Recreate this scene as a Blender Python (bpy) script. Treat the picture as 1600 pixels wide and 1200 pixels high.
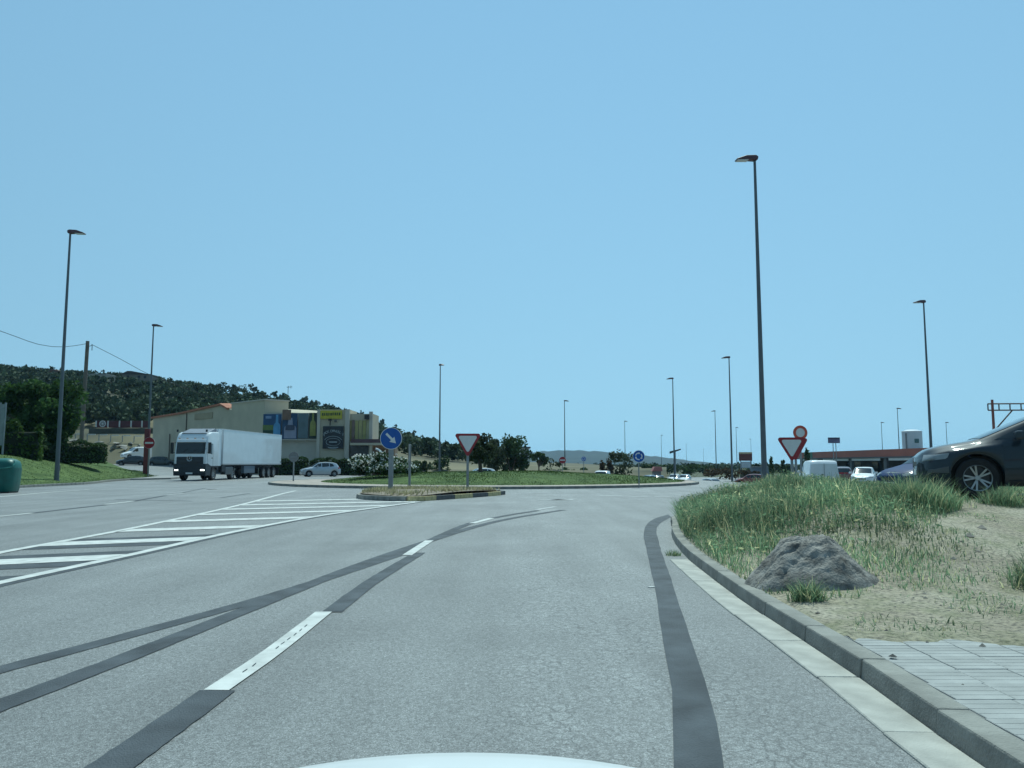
import bpy, bmesh, math, random
import numpy as np
from mathutils import Vector, Matrix

for o in list(bpy.data.objects):
    bpy.data.objects.remove(o)
scene = bpy.context.scene
col = scene.collection
rnd = random.Random(7)
R = math.radians

# ------------------------------------------------------------------ camera
EYE = 1.3
FPX = 1248.0
PITCH = math.atan(124.0 / FPX)
cam_d = bpy.data.cameras.new('camera')
cam = bpy.data.objects.new('camera', cam_d)
col.objects.link(cam)
cam_d.sensor_width = 36.0
cam_d.lens = 36.0 * FPX / 1600.0
cam_d.clip_start = 0.05
cam_d.clip_end = 12000.0
cam.location = (0, 0, EYE)
cam.rotation_euler = (R(90) + PITCH, 0, 0)
scene.camera = cam
scene.render.resolution_x, scene.render.resolution_y = 1024, 768

# ------------------------------------------------------------------ sky, sun
SUN_EL, SUN_AZ = R(60), R(12)          # azimuth clockwise from +Y
world = bpy.data.worlds.new('World')
scene.world = world
world.use_nodes = True
wn = world.node_tree
bg = wn.nodes['Background']
sky = wn.nodes.new('ShaderNodeTexSky')
sky.sky_type = 'NISHITA'
sky.sun_disc = False
sky.sun_elevation = SUN_EL
sky.sun_rotation = SUN_AZ
sky.altitude = 50
sky.air_density = 2.5
sky.dust_density = 0.0
sky.ozone_density = 3.0
wtc = wn.nodes.new('ShaderNodeTexCoord')
wad = wn.nodes.new('ShaderNodeVectorMath'); wad.operation = 'ADD'; wad.inputs[1].default_value = (0, 0, 0.5)   # thick, even summer air: soft gradient to the horizon
wno = wn.nodes.new('ShaderNodeVectorMath'); wno.operation = 'NORMALIZE'
wn.links.new(wtc.outputs['Generated'], wad.inputs[0]); wn.links.new(wad.outputs[0], wno.inputs[0]); wn.links.new(wno.outputs[0], sky.inputs[0])
wn.links.new(sky.outputs[0], bg.inputs[0])
bg.inputs[1].default_value = 0.105
sun_d = bpy.data.lights.new('sun', 'SUN')
sun_d.energy = 3.9
sun_d.angle = R(0.53)
sun_d.color = (1.0, 0.965, 0.90)
sun = bpy.data.objects.new('sun', sun_d)
col.objects.link(sun)
sdir = Vector((math.sin(SUN_AZ) * math.cos(SUN_EL), math.cos(SUN_AZ) * math.cos(SUN_EL), math.sin(SUN_EL)))
sun.rotation_euler = sdir.to_track_quat('Z', 'Y').to_euler()
sun.location = (0, 0, 60)
vs = scene.view_settings
vs.view_transform = 'Standard'
vs.look = 'None'
vs.gamma = 1
vs.exposure = 0.05
try:
    vs.use_white_balance = True
    vs.white_balance_temperature = 5900
    vs.white_balance_tint = -10
except Exception:
    pass
scene.render.engine = 'CYCLES'

# ------------------------------------------------------------------ helpers
CP, SP = math.cos(PITCH), math.sin(PITCH)
def ray(px, py):
    a, b = (px - 800) / FPX, (600 - py) / FPX
    return Vector((a, CP - b * SP, SP + b * CP))
def on_z(px, py, z=0.0):
    d = ray(px, py); t = (z - EYE) / d.z
    return Vector((d.x * t, d.y * t, z))
def at_y(px, py, Y):
    d = ray(px, py); t = Y / d.y
    return Vector((d.x * t, Y, EYE + d.z * t))

def sm(t):
    t = min(1.0, max(0.0, t)); return t * t * (3 - 2 * t)
def lerp(a, b, t): return a + (b - a) * t

def tag(o, label=None, cat=None, group=None, kind=None):
    if label: o['label'] = label
    if cat: o['category'] = cat
    if group: o['group'] = group
    if kind: o['kind'] = kind
    return o
def empty(name, loc=(0, 0, 0), rz=0.0, label=None, cat=None, group=None):
    o = bpy.data.objects.new(name, None); col.objects.link(o)
    o.location = loc; o.rotation_euler = (0, 0, rz); o.empty_display_size = 0.2
    return tag(o, label, cat, group)
def copy_tree(o, parent=None):
    c = o.copy(); col.objects.link(c)
    if parent: c.parent = parent
    for ch in list(o.children): copy_tree(ch, c)
    return c

MATS = {}
def M(name, c, rough=0.8, var=0.12, scale=4.0, bump=0.0, bscale=40.0, metal=0.0, spec=0.5, coat=0.0,
      attr=False, trans=0.0, emis=None, estr=0.0, c2=None):
    if name in MATS: return MATS[name]
    m = bpy.data.materials.new(name); m.use_nodes = True
    nt = m.node_tree; N = nt.nodes; L = nt.links
    b = N['Principled BSDF']
    b.inputs['Roughness'].default_value = rough
    b.inputs['Metallic'].default_value = metal
    b.inputs['Specular IOR Level'].default_value = spec
    b.inputs['Coat Weight'].default_value = coat
    if coat: b.inputs['Coat Roughness'].default_value = 0.05
    tc = N.new('ShaderNodeTexCoord')
    nz = N.new('ShaderNodeTexNoise'); nz.inputs['Scale'].default_value = scale
    nz.inputs['Detail'].default_value = 5
    L.new(tc.outputs['Object'], nz.inputs['Vector'])
    rp = N.new('ShaderNodeValToRGB')
    lo = [max(0, x * (1 - var)) for x in c]; hi = [min(1, x * (1 + var)) for x in (c2 or c)]
    rp.color_ramp.elements[0].position = 0.3; rp.color_ramp.elements[0].color = (*lo, 1)
    rp.color_ramp.elements[1].position = 0.7; rp.color_ramp.elements[1].color = (*hi, 1)
    L.new(nz.outputs['Fac'], rp.inputs['Fac'])
    out = rp.outputs['Color']
    if attr:
        at = N.new('ShaderNodeAttribute'); at.attribute_name = 'tint'
        mx = N.new('ShaderNodeVectorMath'); mx.operation = 'MULTIPLY'
        L.new(out, mx.inputs[0]); L.new(at.outputs['Color'], mx.inputs[1])
        out = mx.outputs[0]
    L.new(out, b.inputs['Base Color'])
    if bump:
        n2 = N.new('ShaderNodeTexNoise'); n2.inputs['Scale'].default_value = bscale; n2.inputs['Detail'].default_value = 6
        L.new(tc.outputs['Object'], n2.inputs['Vector'])
        bp = N.new('ShaderNodeBump'); bp.inputs['Strength'].default_value = bump; bp.inputs['Distance'].default_value = 0.02
        L.new(n2.outputs['Fac'], bp.inputs['Height']); L.new(bp.outputs['Normal'], b.inputs['Normal'])
    if trans:
        td = N.new('ShaderNodeBsdfTranslucent'); L.new(out, td.inputs['Color'])
        ms = N.new('ShaderNodeMixShader'); ms.inputs[0].default_value = trans
        L.new(b.outputs[0], ms.inputs[1]); L.new(td.outputs[0], ms.inputs[2])
        L.new(ms.outputs[0], N['Material Output'].inputs['Surface'])
    if emis:
        b.inputs['Emission Color'].default_value = (*emis, 1); b.inputs['Emission Strength'].default_value = estr
    MATS[name] = m
    return m

class MB:
    def __init__(s): s.v = []; s.f = []
    def add(s, vs_, fs):
        n = len(s.v); s.v += [tuple(p) for p in vs_]; s.f += [tuple(i + n for i in f) for f in fs]; return s
    def box(s, c, d, rz=0.0):
        hx, hy, hz = d[0] / 2, d[1] / 2, d[2] / 2; ca, sa = math.cos(rz), math.sin(rz); P = []
        for z in (-hz, hz):
            for x, y in ((-hx, -hy), (hx, -hy), (hx, hy), (-hx, hy)):
                P.append((c[0] + x * ca - y * sa, c[1] + x * sa + y * ca, c[2] + z))
        return s.add(P, [(3, 2, 1, 0), (4, 5, 6, 7), (0, 1, 5, 4), (1, 2, 6, 5), (2, 3, 7, 6), (3, 0, 4, 7)])
    def tube(s, p0, p1, r0, r1=None, n=10, cap=True):
        r1 = r0 if r1 is None else r1
        p0, p1 = Vector(p0), Vector(p1); d = (p1 - p0).normalized()
        u = d.orthogonal().normalized(); w = d.cross(u); P = []
        for p, r in ((p0, r0), (p1, r1)):
            for i in range(n):
                a = 2 * math.pi * i / n; P.append(p + u * (r * math.cos(a)) + w * (r * math.sin(a)))
        F = [(i, (i + 1) % n, n + (i + 1) % n, n + i) for i in range(n)]
        if cap: F += [tuple(range(n - 1, -1, -1)), tuple(range(n, 2 * n))]
        return s.add(P, F)
    def prism(s, poly, z0, z1):           # polygon in xy, extruded in z
        n = len(poly)
        area = sum(poly[i][0] * poly[(i + 1) % n][1] - poly[(i + 1) % n][0] * poly[i][1] for i in range(n))
        if area < 0: poly = poly[::-1]
        P = [(p[0], p[1], z0) for p in poly] + [(p[0], p[1], z1) for p in poly]
        return s.add(P, [tuple(range(n - 1, -1, -1)), tuple(range(n, 2 * n))] + [(i, (i + 1) % n, n + (i + 1) % n, n + i) for i in range(n)])
    def prism_y(s, poly, y0, y1):         # polygon in xz, extruded in y
        n = len(poly)
        area = sum(poly[i][0] * poly[(i + 1) % n][1] - poly[(i + 1) % n][0] * poly[i][1] for i in range(n))
        if area > 0: poly = poly[::-1]
        P = [(p[0], y0, p[1]) for p in poly] + [(p[0], y1, p[1]) for p in poly]
        return s.add(P, [tuple(range(n - 1, -1, -1)), tuple(range(n, 2 * n))] + [(i, (i + 1) % n, n + (i + 1) % n, n + i) for i in range(n)])
    def lathe(s, prof, n=20, axis='z', c=(0, 0, 0)):   # prof: (r, h) list
        P = []; m = len(prof)
        for i in range(n):
            a = 2 * math.pi * i / n
            for r, h in prof:
                x, y = r * math.cos(a), r * math.sin(a)
                q = (x, y, h) if axis == 'z' else (x, h, y)
                P.append((q[0] + c[0], q[1] + c[1], q[2] + c[2]))
        F = []
        for i in range(n):
            j = (i + 1) % n
            for k in range(m - 1):
                f = (i * m + k, j * m + k, j * m + k + 1, i * m + k + 1)
                F.append(f if axis == 'z' else f[::-1])
        return s.add(P, F)
    def grid(s, rows):
        n = len(rows[0]); P = [p for r in rows for p in r]
        return s.add(P, [(i * n + j, i * n + j + 1, (i + 1) * n + j + 1, (i + 1) * n + j) for i in range(len(rows) - 1) for j in range(n - 1)])
    def mesh(s, name, mat, smooth=False, bevel=0.0, seg=1):
        me = bpy.data.meshes.new(name); me.from_pydata(s.v, [], s.f); me.update()
        if bevel:
            bm = bmesh.new(); bm.from_mesh(me)
            es = [e for e in bm.edges if len(e.link_faces) == 2 and e.calc_face_angle(0) > 0.5]
            bmesh.ops.bevel(bm, geom=es, offset=bevel, segments=seg, affect='EDGES', profile=0.6, clamp_overlap=True)
            bm.to_mesh(me); bm.free()
        me.materials.append(mat)
        if smooth:
            me.shade_smooth()
            try: me.set_sharp_from_angle(angle=R(38))
            except Exception: pass
        return me
    def build(s, name, mat, parent=None, smooth=False, bevel=0.0, seg=1):
        return obj(name, s.mesh(name, mat, smooth, bevel, seg), parent)
def obj(name, me, parent=None, loc=None, rz=0.0):
    o = bpy.data.objects.new(name, me); col.objects.link(o)
    if parent: o.parent = parent
    if loc is not None: o.location = loc
    o.rotation_euler[2] = rz
    return o

def np_mesh(name, V, nper, mat, tint=None):
    """V: (N*nper,3) verts, each consecutive nper verts one face."""
    N = len(V) // nper
    me = bpy.data.meshes.new(name)
    me.vertices.add(len(V)); me.vertices.foreach_set('co', np.asarray(V, np.float32).ravel())
    me.loops.add(N * nper); me.loops.foreach_set('vertex_index', np.arange(N * nper, dtype=np.int32))
    me.polygons.add(N); me.polygons.foreach_set('loop_start', np.arange(0, N * nper, nper, dtype=np.int32))
    me.update(calc_edges=True)
    if tint is not None:
        a = me.attributes.new('tint', 'FLOAT_COLOR', 'FACE')
        t = np.asarray(tint, np.float32)
        if t.ndim == 1: t = np.stack([t, t, t], 1)
        a.data.foreach_set('color', np.concatenate([t, np.ones((N, 1), np.float32)], 1).ravel())
    me.materials.append(mat)
    return me
def leaf_quads(C, size, rg, flat=0.0, elong=1.6):
    N = len(C); size = np.broadcast_to(size, (N,))
    a = rg.normal(size=(N, 3)); a[:, 2] *= (1 - flat); a /= np.linalg.norm(a, axis=1)[:, None] + 1e-9
    b = rg.normal(size=(N, 3)); b -= a * (a * b).sum(1)[:, None]; b /= np.linalg.norm(b, axis=1)[:, None] + 1e-9
    a = a * size[:, None] * 0.5 * elong; b = b * size[:, None] * 0.5
    V = np.stack([C - a, C - b * .9 + a * .1, C + a, C + b * .9 + a * .1], 1)
    return V.reshape(-1, 3)
def crown_points(n, rad, rg, clumps=18, spread=0.28, hollow=0.35, low=-1.0):
    """leaf centres in uneven clumps through an ellipsoid of radii rad"""
    K = []
    while len(K) < clumps:
        p = rg.uniform(-1, 1, 3); r = np.linalg.norm(p)
        if hollow < r < 0.92 and p[2] > low: K.append(p)
    K = np.array(K); idx = rg.integers(0, clumps, n)
    sp = spread * rg.uniform(0.6, 1.3, clumps)
    d = rg.normal(size=(n, 3)); d /= np.linalg.norm(d, axis=1)[:, None]
    d *= (rg.uniform(0, 1, n) ** 0.45)[:, None]
    P = K[idx] + d * sp[idx][:, None]
    return P * np.array(rad), rg.uniform(0.75, 1.25, clumps)[idx]

def smooth_path(pts, step=0.5):
    P = [Vector(p) for p in pts]; out = []
    P = [P[0] * 2 - P[1]] + P + [P[-1] * 2 - P[-2]]
    for i in range(1, len(P) - 2):
        n = max(2, int((P[i + 1] - P[i]).length / step))
        for k in range(n):
            t = k / n; a, b, c, d = P[i - 1], P[i], P[i + 1], P[i + 2]
            out.append(0.5 * ((2 * b) + (c - a) * t + (2 * a - 5 * b + 4 * c - d) * t * t + (3 * b - a - 3 * c + d) * t ** 3))
    out.append(P[-2]); return out
def strip(mb, pts, w, z, w1=None, jit=0.0):
    """flat ribbon on the ground"""
    rows = []
    for i, p in enumerate(pts):
        a, b = pts[max(0, i - 1)], pts[min(len(pts) - 1, i + 1)]
        d = Vector((b[0] - a[0], b[1] - a[1])).normalized()
        ww = lerp(w, w1, i / (len(pts) - 1)) if w1 else w
        n = Vector((-d.y, d.x)) * ww / 2; ja, jb = 1 + rnd.uniform(-jit, jit), 1 + rnd.uniform(-jit, jit)
        rows.append([(p[0] + n.x * ja, p[1] + n.y * ja, z), (p[0] - n.x * jb, p[1] - n.y * jb, z)])
    mb.grid([r[::-1] for r in rows]) if True else None
    return mb
def along(pts, step):
    """points and headings every step metres along a polyline"""
    out = []; acc = 0.0; nxt = step / 2
    for a, b in zip(pts[:-1], pts[1:]):
        L = (Vector(b) - Vector(a)).length
        while nxt <= acc + L and L > 0:
            t = (nxt - acc) / L; p = Vector(a).lerp(Vector(b), t)
            out.append((p, math.atan2(b[1] - a[1], b[0] - a[0]))); nxt += step
        acc += L
    return out

# ------------------------------------------------------------------ materials
def asphalt_mat():
    m = bpy.data.materials.new('asphalt'); m.use_nodes = True
    nt = m.node_tree; N = nt.nodes; L = nt.links; b = N['Principled BSDF']
    tc = N.new('ShaderNodeTexCoord'); co = tc.outputs['Object']
    def noise(sc, det=4, rough=0.6):
        n = N.new('ShaderNodeTexNoise'); n.inputs['Scale'].default_value = sc; n.inputs['Detail'].default_value = det
        n.inputs['Roughness'].default_value = rough; L.new(co, n.inputs['Vector']); return n.outputs['Fac']
    def mr(v, a, b_, c, d):
        n = N.new('ShaderNodeMapRange'); L.new(v, n.inputs[0])
        for i, x in enumerate((a, b_, c, d)): n.inputs[i + 1].default_value = x
        return n.outputs[0]
    def mul(a, b_):
        n = N.new('ShaderNodeMath'); n.operation = 'MULTIPLY'; L.new(a, n.inputs[0])
        if isinstance(b_, float): n.inputs[1].default_value = b_
        else: L.new(b_, n.inputs[1])
        return n.outputs[0]
    vor = N.new('ShaderNodeTexVoronoi'); vor.inputs['Scale'].default_value = 85; L.new(co, vor.inputs['Vector'])
    stone = mr(vor.outputs['Color'], 0.1, 0.9, 0.62, 1.38)
    vf = N.new('ShaderNodeTexVoronoi'); vf.inputs['Scale'].default_value = 170; L.new(co, vf.inputs['Vector'])
    fine = mul(mr(noise(150, 2, 0.5), 0.38, 0.62, 0.62, 1.36), mr(vf.outputs['Color'], 0.1, 0.9, 0.72, 1.26))
    mid = mr(noise(24, 4, 0.7), 0.32, 0.68, 0.82, 1.18)
    big = mr(noise(0.35, 5, 0.6), 0.3, 0.7, 0.82, 1.17)
    mp = N.new('ShaderNodeMapping'); mp.inputs['Scale'].default_value = (1.1, 0.10, 1); L.new(co, mp.inputs['Vector'])
    st = N.new('ShaderNodeTexNoise'); st.inputs['Scale'].default_value = 1.4; st.inputs['Detail'].default_value = 3; L.new(mp.outputs[0], st.inputs['Vector'])
    streak = mr(st.outputs['Fac'], 0.3, 0.7, 0.85, 1.13)
    # alligator cracking in the worn wheel path
    v2 = N.new('ShaderNodeTexVoronoi'); v2.feature = 'DISTANCE_TO_EDGE'; v2.inputs['Scale'].default_value = 11
    nd = N.new('ShaderNodeTexNoise'); nd.inputs['Scale'].default_value = 6; L.new(co, nd.inputs['Vector'])
    ad = N.new('ShaderNodeMixRGB'); ad.blend_type = 'LINEAR_LIGHT'; ad.inputs[0].default_value = 0.05
    L.new(co, ad.inputs[1]); L.new(nd.outputs['Color'], ad.inputs[2]); L.new(ad.outputs[0], v2.inputs['Vector'])
    crack = mr(v2.outputs['Distance'], 0.0, 0.11, 0.0, 1.0)
    sep = N.new('ShaderNodeSeparateXYZ'); L.new(co, sep.inputs[0])
    gx = N.new('ShaderNodeMath'); gx.operation = 'SUBTRACT'; L.new(sep.outputs[0], gx.inputs[0]); gx.inputs[1].default_value = 0.75
    ax = N.new('ShaderNodeMath'); ax.operation = 'ABSOLUTE'; L.new(gx.outputs[0], ax.inputs[0])
    zone = mr(ax.outputs[0], 0.5, 1.3, 1.0, 0.0)
    patch = mul(zone, mr(noise(0.9, 2), 0.34, 0.55, 0.0, 1.0))
    inv = N.new('ShaderNodeMath'); inv.operation = 'SUBTRACT'; inv.inputs[0].default_value = 1; L.new(crack, inv.inputs[1])
    cr = mul(inv.outputs[0], patch)
    crf = mr(cr, 0, 1, 1.0, 0.6)
    pale = mr(patch, 0, 1, 1.0, 1.2)
    f = mul(mul(mul(mul(stone, fine), mul(mid, big)), streak), mul(crf, pale))
    c = N.new('ShaderNodeVectorMath'); c.operation = 'SCALE'; c.inputs[0].default_value = (0.182, 0.187, 0.186); L.new(f, c.inputs['Scale'])
    L.new(c.outputs[0], b.inputs['Base Color'])
    b.inputs['Roughness'].default_value = 0.62
    b.inputs['Specular IOR Level'].default_value = 0.5
    bp = N.new('ShaderNodeBump'); bp.inputs['Strength'].default_value = 0.55; bp.inputs['Distance'].default_value = 0.004
    h = N.new('ShaderNodeMath'); h.operation = 'SUBTRACT'; L.new(mul(stone, fine), h.inputs[0]); L.new(mul(cr, 1.5), h.inputs[1])
    L.new(h.outputs[0], bp.inputs['Height']); L.new(bp.outputs[0], b.inputs['Normal'])
    MATS['asphalt'] = m; return m

def soil_mat():
    m = M('soil', (0.36, 0.29, 0.19), 0.95, 0.22, 2.2, 0.8, 24)
    return m
def tar_mat():
    m = M('tar', (0.050, 0.059, 0.070), 0.72, 0.3, 3, 0.7, 110, spec=0.35, c2=(0.064, 0.074, 0.085))
    return m
asphalt = asphalt_mat()
tar = tar_mat()
paint = M('road_paint', (0.52, 0.53, 0.51), 0.8, 0.2, 5, 0.3, 120)
paint_old = M('worn_road_paint', (0.40, 0.41, 0.41), 0.75, 0.25, 12, 0.3, 200)
conc = M('kerb_concrete', (0.225, 0.222, 0.20), 0.9, 0.28, 4, 0.5, 60)
conc_l = M('gutter_concrete', (0.365, 0.36, 0.325), 0.85, 0.2, 5, 0.4, 90)
kyel = M('kerb_yellow', (0.46, 0.39, 0.20), 0.85, 0.3, 9, 0.3)
kblk = M('kerb_dark', (0.10, 0.10, 0.10), 0.85, 0.3, 9, 0.3)
tile_m = M('paving_tile', (0.305, 0.31, 0.30), 0.85, 0.2, 3, 0.25, 70)
soil = soil_mat()
lawn_m = M('lawn_soil', (0.060, 0.100, 0.030), 0.95, 0.3, 1.0, 0.7, 9, c2=(0.085, 0.120, 0.040), spec=.15)
grass_m = M('grass_blade', (0.05, 0.088, 0.024), 0.9, 0.25, 0.7, attr=True, trans=0.25, spec=.1)
weed_m = M('weed_blade', (0.175, 0.262, 0.15), 0.75, 0.3, 0.9, attr=True, trans=0.5, spec=.25)
leaf_d = M('leaf_dark', (0.058, 0.092, 0.036), 0.6, 0.3, 0.5, attr=True, trans=0.22, spec=.08)
leaf_m = M('leaf_mid', (0.055, 0.095, 0.022), 0.6, 0.3, 0.5, attr=True, trans=0.3, spec=.08)
leaf_o = M('leaf_olive', (0.075, 0.092, 0.048), 0.6, 0.25, 0.6, attr=True, trans=0.2, spec=.08)
leaf_p = M('leaf_pine', (0.062, 0.084, 0.046), 0.7, 0.3, 0.2, attr=True, trans=0.12, spec=.08)
leaf_r = M('leaf_rusty', (0.085, 0.062, 0.035), 0.7, 0.3, 0.4, attr=True, trans=0.2, spec=.08)
flower_w = M('oleander_flower', (0.78, 0.78, 0.72), 0.6, 0.08, 3, attr=True, trans=0.3)
bark = M('bark', (0.12, 0.09, 0.065), 0.95, 0.3, 6, 0.8, 25)
steel = M('galvanised_steel', (0.27, 0.29, 0.30), 0.5, 0.15, 3, metal=0.5)
pole_m = M('lamp_column_paint', (0.115, 0.13, 0.145), 0.5, 0.12, 1.2, metal=0.25)
lum_red = M('luminaire_maroon', (0.075, 0.035, 0.045), 0.5, 0.15, 3)
lens_m = M('luminaire_glass', (0.55, 0.56, 0.55), 0.25, 0.08, 5)
blackp = M('black_plastic', (0.018, 0.019, 0.021), 0.5, 0.2, 8)
rubber = M('tyre_rubber', (0.017, 0.017, 0.018), 0.85, 0.25, 10)
alloy = M('alloy', (0.40, 0.41, 0.42), 0.35, 0.08, 6, metal=0.8)
alloy_d = M('alloy_dark', (0.06, 0.062, 0.066), 0.45, 0.1, 6, metal=0.6)
glass = M('car_glass', (0.018, 0.024, 0.026), 0.06, 0.1, 2, spec=0.7)
lampw = M('headlamp_glass', (0.26, 0.275, 0.285), 0.12, 0.1, 9, spec=0.7)
lampr = M('tail_lamp_red', (0.30, 0.015, 0.015), 0.2, 0.15, 9)
white = M('white_paint', (0.72, 0.74, 0.75), 0.35, 0.04, 2, coat=0.4)
chrome = M('chrome', (0.6, 0.6, 0.6), 0.12, 0.05, 4, metal=1.0)
s_blue = M('sign_blue', (0.012, 0.085, 0.36), 0.4, 0.06, 5)
s_white = M('sign_white', (0.66, 0.67, 0.66), 0.4, 0.05, 5)
s_red = M('sign_red', (0.27, 0.022, 0.03), 0.4, 0.1, 5)
s_back = M('sign_back_grey', (0.20, 0.205, 0.21), 0.5, 0.12, 4, metal=0.4)
cream = M('cream_render', (0.47, 0.42, 0.315), 0.9, 0.10, 0.5, 0.2, 20)
cream_l = M('pale_render', (0.50, 0.46, 0.39), 0.9, 0.09, 0.6, 0.2, 20)
rooft = M('roof_tile', (0.36, 0.145, 0.085), 0.85, 0.25, 2.5, 0.4, 12)
dark_wall = M('dark_opening', (0.035, 0.033, 0.033), 0.7, 0.3, 1.0)

# ------------------------------------------------------------------ terrain
ISL = (-1.8, 54.6, 14.1)      # central island of the roundabout
def gz(x, y):
    z = -0.04
    z -= 1.6 * sm((y - 68) / 42) * sm((x + 18) / 12)
    z -= 0.42 * sm((x - 13) / 9) * sm((y - 33) / 12) * (1 - sm((y - 70) / 42))
    z += 1.15 * sm((y - 76) / 45) * sm((-x - 33) / 10)
    return z
def axis(a, b, near0, near1, fine_, coarse_n):
    A = list(-np.geomspace(1, abs(a - near0) + 1, coarse_n)[::-1] + near0 + 1)[:-1]
    B = list(np.arange(near0, near1, fine_)); Cc = list(np.geomspace(1, b - near1 + 1, coarse_n) + near1 - 1)
    return A + B + Cc
def sheet(name, xs, ys, zf, mat, dz=0.0):
    mb = MB(); mb.grid([[(x, y, zf(x, y) + dz) for x in xs] for y in ys])
    return mb.build(name, mat, smooth=True)
field = M('dry_field', (0.075, 0.078, 0.040), 0.95, 0.3, 0.05, 0.6, 3, c2=(0.06, 0.07, 0.034))
tag(sheet('ground', axis(-2900, 2900, -90, 140, 6, 14), axis(-60, 3300, -12, 200, 6, 14), gz, field), kind='structure')
road = tag(sheet('road', list(np.arange(-75, 131, 2.5)), list(np.arange(-10, 171, 2.5)), gz, asphalt, 0.04), kind='structure')

# right-hand kerb line of the near lane, x as a function of y
KPTS = [(1.86, -6), (1.97, 0), (2.02, 3.4), (2.09, 4.6), (2.13, 5.7), (2.18, 7.5), (2.30, 9.6), (2.46, 11.6), (2.78, 14), (3.2, 16.2), (3.75, 18.6), (5.1, 21.2), (7.6, 24), (11.2, 26.5), (16, 28.4), (24, 30)]
KPATH = smooth_path([Vector((x, y, 0)) for x, y in KPTS], 0.25)
_ky = np.array([p.y for p in KPATH]); _kx = np.array([p.x for p in KPATH])
def kx(y): return float(np.interp(y, _ky, _kx))
def zv(x, y):
    """ground height of the right-hand verge"""
    s = x - kx(y)
    w = sm((y - 5.8) / 6.8) * (1 - 0.7 * sm((y - 16.5) / 8))
    z = 0.118 + 0.60 * w * sm((s + 0.3) / 2.7)
    z += 0.02 * math.sin(x * 2.1 + y) * sm(s / 1.0) * sm((y - 5.5) / 2) + 0.015 * math.sin(x * 5 - y * 3.3) * sm(s) * sm((y - 5.5) / 2)
    return z
def verge_mat():
    m = bpy.data.materials.new('verge_soil'); m.use_nodes = True
    nt = m.node_tree; N = nt.nodes; L = nt.links; b = N['Principled BSDF']
    tc = N.new('ShaderNodeTexCoord'); co = tc.outputs['Object']
    def noise(sc, det=6):
        n = N.new('ShaderNodeTexNoise'); n.inputs['Scale'].default_value = sc; n.inputs['Detail'].default_value = det; n.inputs['Roughness'].default_value = 0.65
        L.new(co, n.inputs['Vector']); return n.outputs['Fac']
    def ramp(f, els):
        r = N.new('ShaderNodeValToRGB'); L.new(f, r.inputs[0])
        r.color_ramp.elements[0].position = els[0][0]; r.color_ramp.elements[0].color = (*els[0][1], 1)
        r.color_ramp.elements[1].position = els[-1][0]; r.color_ramp.elements[1].color = (*els[-1][1], 1)
        for p, c in els[1:-1]:
            e = r.color_ramp.elements.new(p); e.color = (*c, 1)
        return r.outputs[0]
    base = ramp(noise(1.1), [(0.3, (0.20, 0.172, 0.125)), (0.5, (0.295, 0.262, 0.195)), (0.7, (0.37, 0.338, 0.262))])
    peb = ramp(noise(26, 10), [(0.36, (0.30, 0.30, 0.30)), (0.47, (0.9, 0.9, 0.9)), (0.64, (1.35, 1.33, 1.28))])
    mx = N.new('ShaderNodeMixRGB'); mx.blend_type = 'MULTIPLY'; mx.inputs[0].default_value = 1
    L.new(base, mx.inputs[1]); L.new(peb, mx.inputs[2])
    moss = ramp(noise(2.4, 9), [(0.47, (0, 0, 0)), (0.64, (0.5, 0.5, 0.5))])
    m2 = N.new('ShaderNodeMixRGB'); L.new(moss, m2.inputs[0]); L.new(mx.outputs[0], m2.inputs[1]); m2.inputs[2].default_value = (0.13, 0.15, 0.06, 1)
    L.new(m2.outputs[0], b.inputs['Base Color']); b.inputs['Roughness'].default_value = 0.95
    bp = N.new('ShaderNodeBump'); bp.inputs['Strength'].default_value = 0.9; bp.inputs['Distance'].default_value = 0.03
    L.new(noise(22, 9), bp.inputs['Height']); L.new(bp.outputs[0], b.inputs['Normal'])
    return m
vm = verge_mat()
mb = MB(); rows = []
svals = list(np.concatenate([np.arange(0, 8, 0.22), np.geomspace(8, 70, 22)]))
for y in list(np.arange(5.55, 18.4, 0.22)) + list(np.arange(18.4, 30.05, 0.8)):
    k = kx(y); rows.append([(k + 0.12 + s, y, (.10 if s < .05 else zv(k + 0.12 + s, y)) if s < 60 else -0.3) for s in svals])
mb.grid(rows)
tag(mb.build('verge', vm, smooth=True), kind='structure')

# ------------------------------------------------------------------ kerbs, gutter, pavement
def kerb_run(name, pts, step, mat_fn, w=0.15, h=0.13, z=0.0, z_fn=None):
    root = empty(name); tag(root, kind='structure')
    mesh = {}
    for i, (p, a) in enumerate(along(pts, step)):
        mt = mat_fn(i)
        if mt.name not in mesh:
            k = MB(); k.prism_y([(-w / 2 - 0.012, -0.10), (w / 2, -0.10), (w / 2, h), (-w / 2 + 0.012, h)], -(step - 0.004) / 2, (step - 0.004) / 2)
            mesh[mt.name] = k.mesh('kerb_stone', mt, bevel=0.012, seg=2)
        o = obj('kerb_stone', mesh[mt.name], root, (p.x, p.y, z + (z_fn(p.x, p.y) if z_fn else 0)), a - R(90))
        o.rotation_euler[0] = rnd.uniform(-0.003, 0.003)
    return root
kcentre = []
for i, p in enumerate(KPATH):
    q = KPATH[min(i + 1, len(KPATH) - 1)] if i < len(KPATH) - 1 else p; r_ = KPATH[max(0, i - 1)]
    d = (q - r_).normalized(); kcentre.append(p + Vector((d.y, -d.x, 0)) * 0.08)
kerb_run('kerb', kcentre, 1.0, lambda i: conc, 0.16, 0.12)
gutter = empty('gutter'); tag(gutter, kind='structure')
gpts = [p for p in KPATH if p.y < 11.4]
gcent = [Vector((p.x - 0.135, p.y, 0)) for p in gpts]
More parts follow.
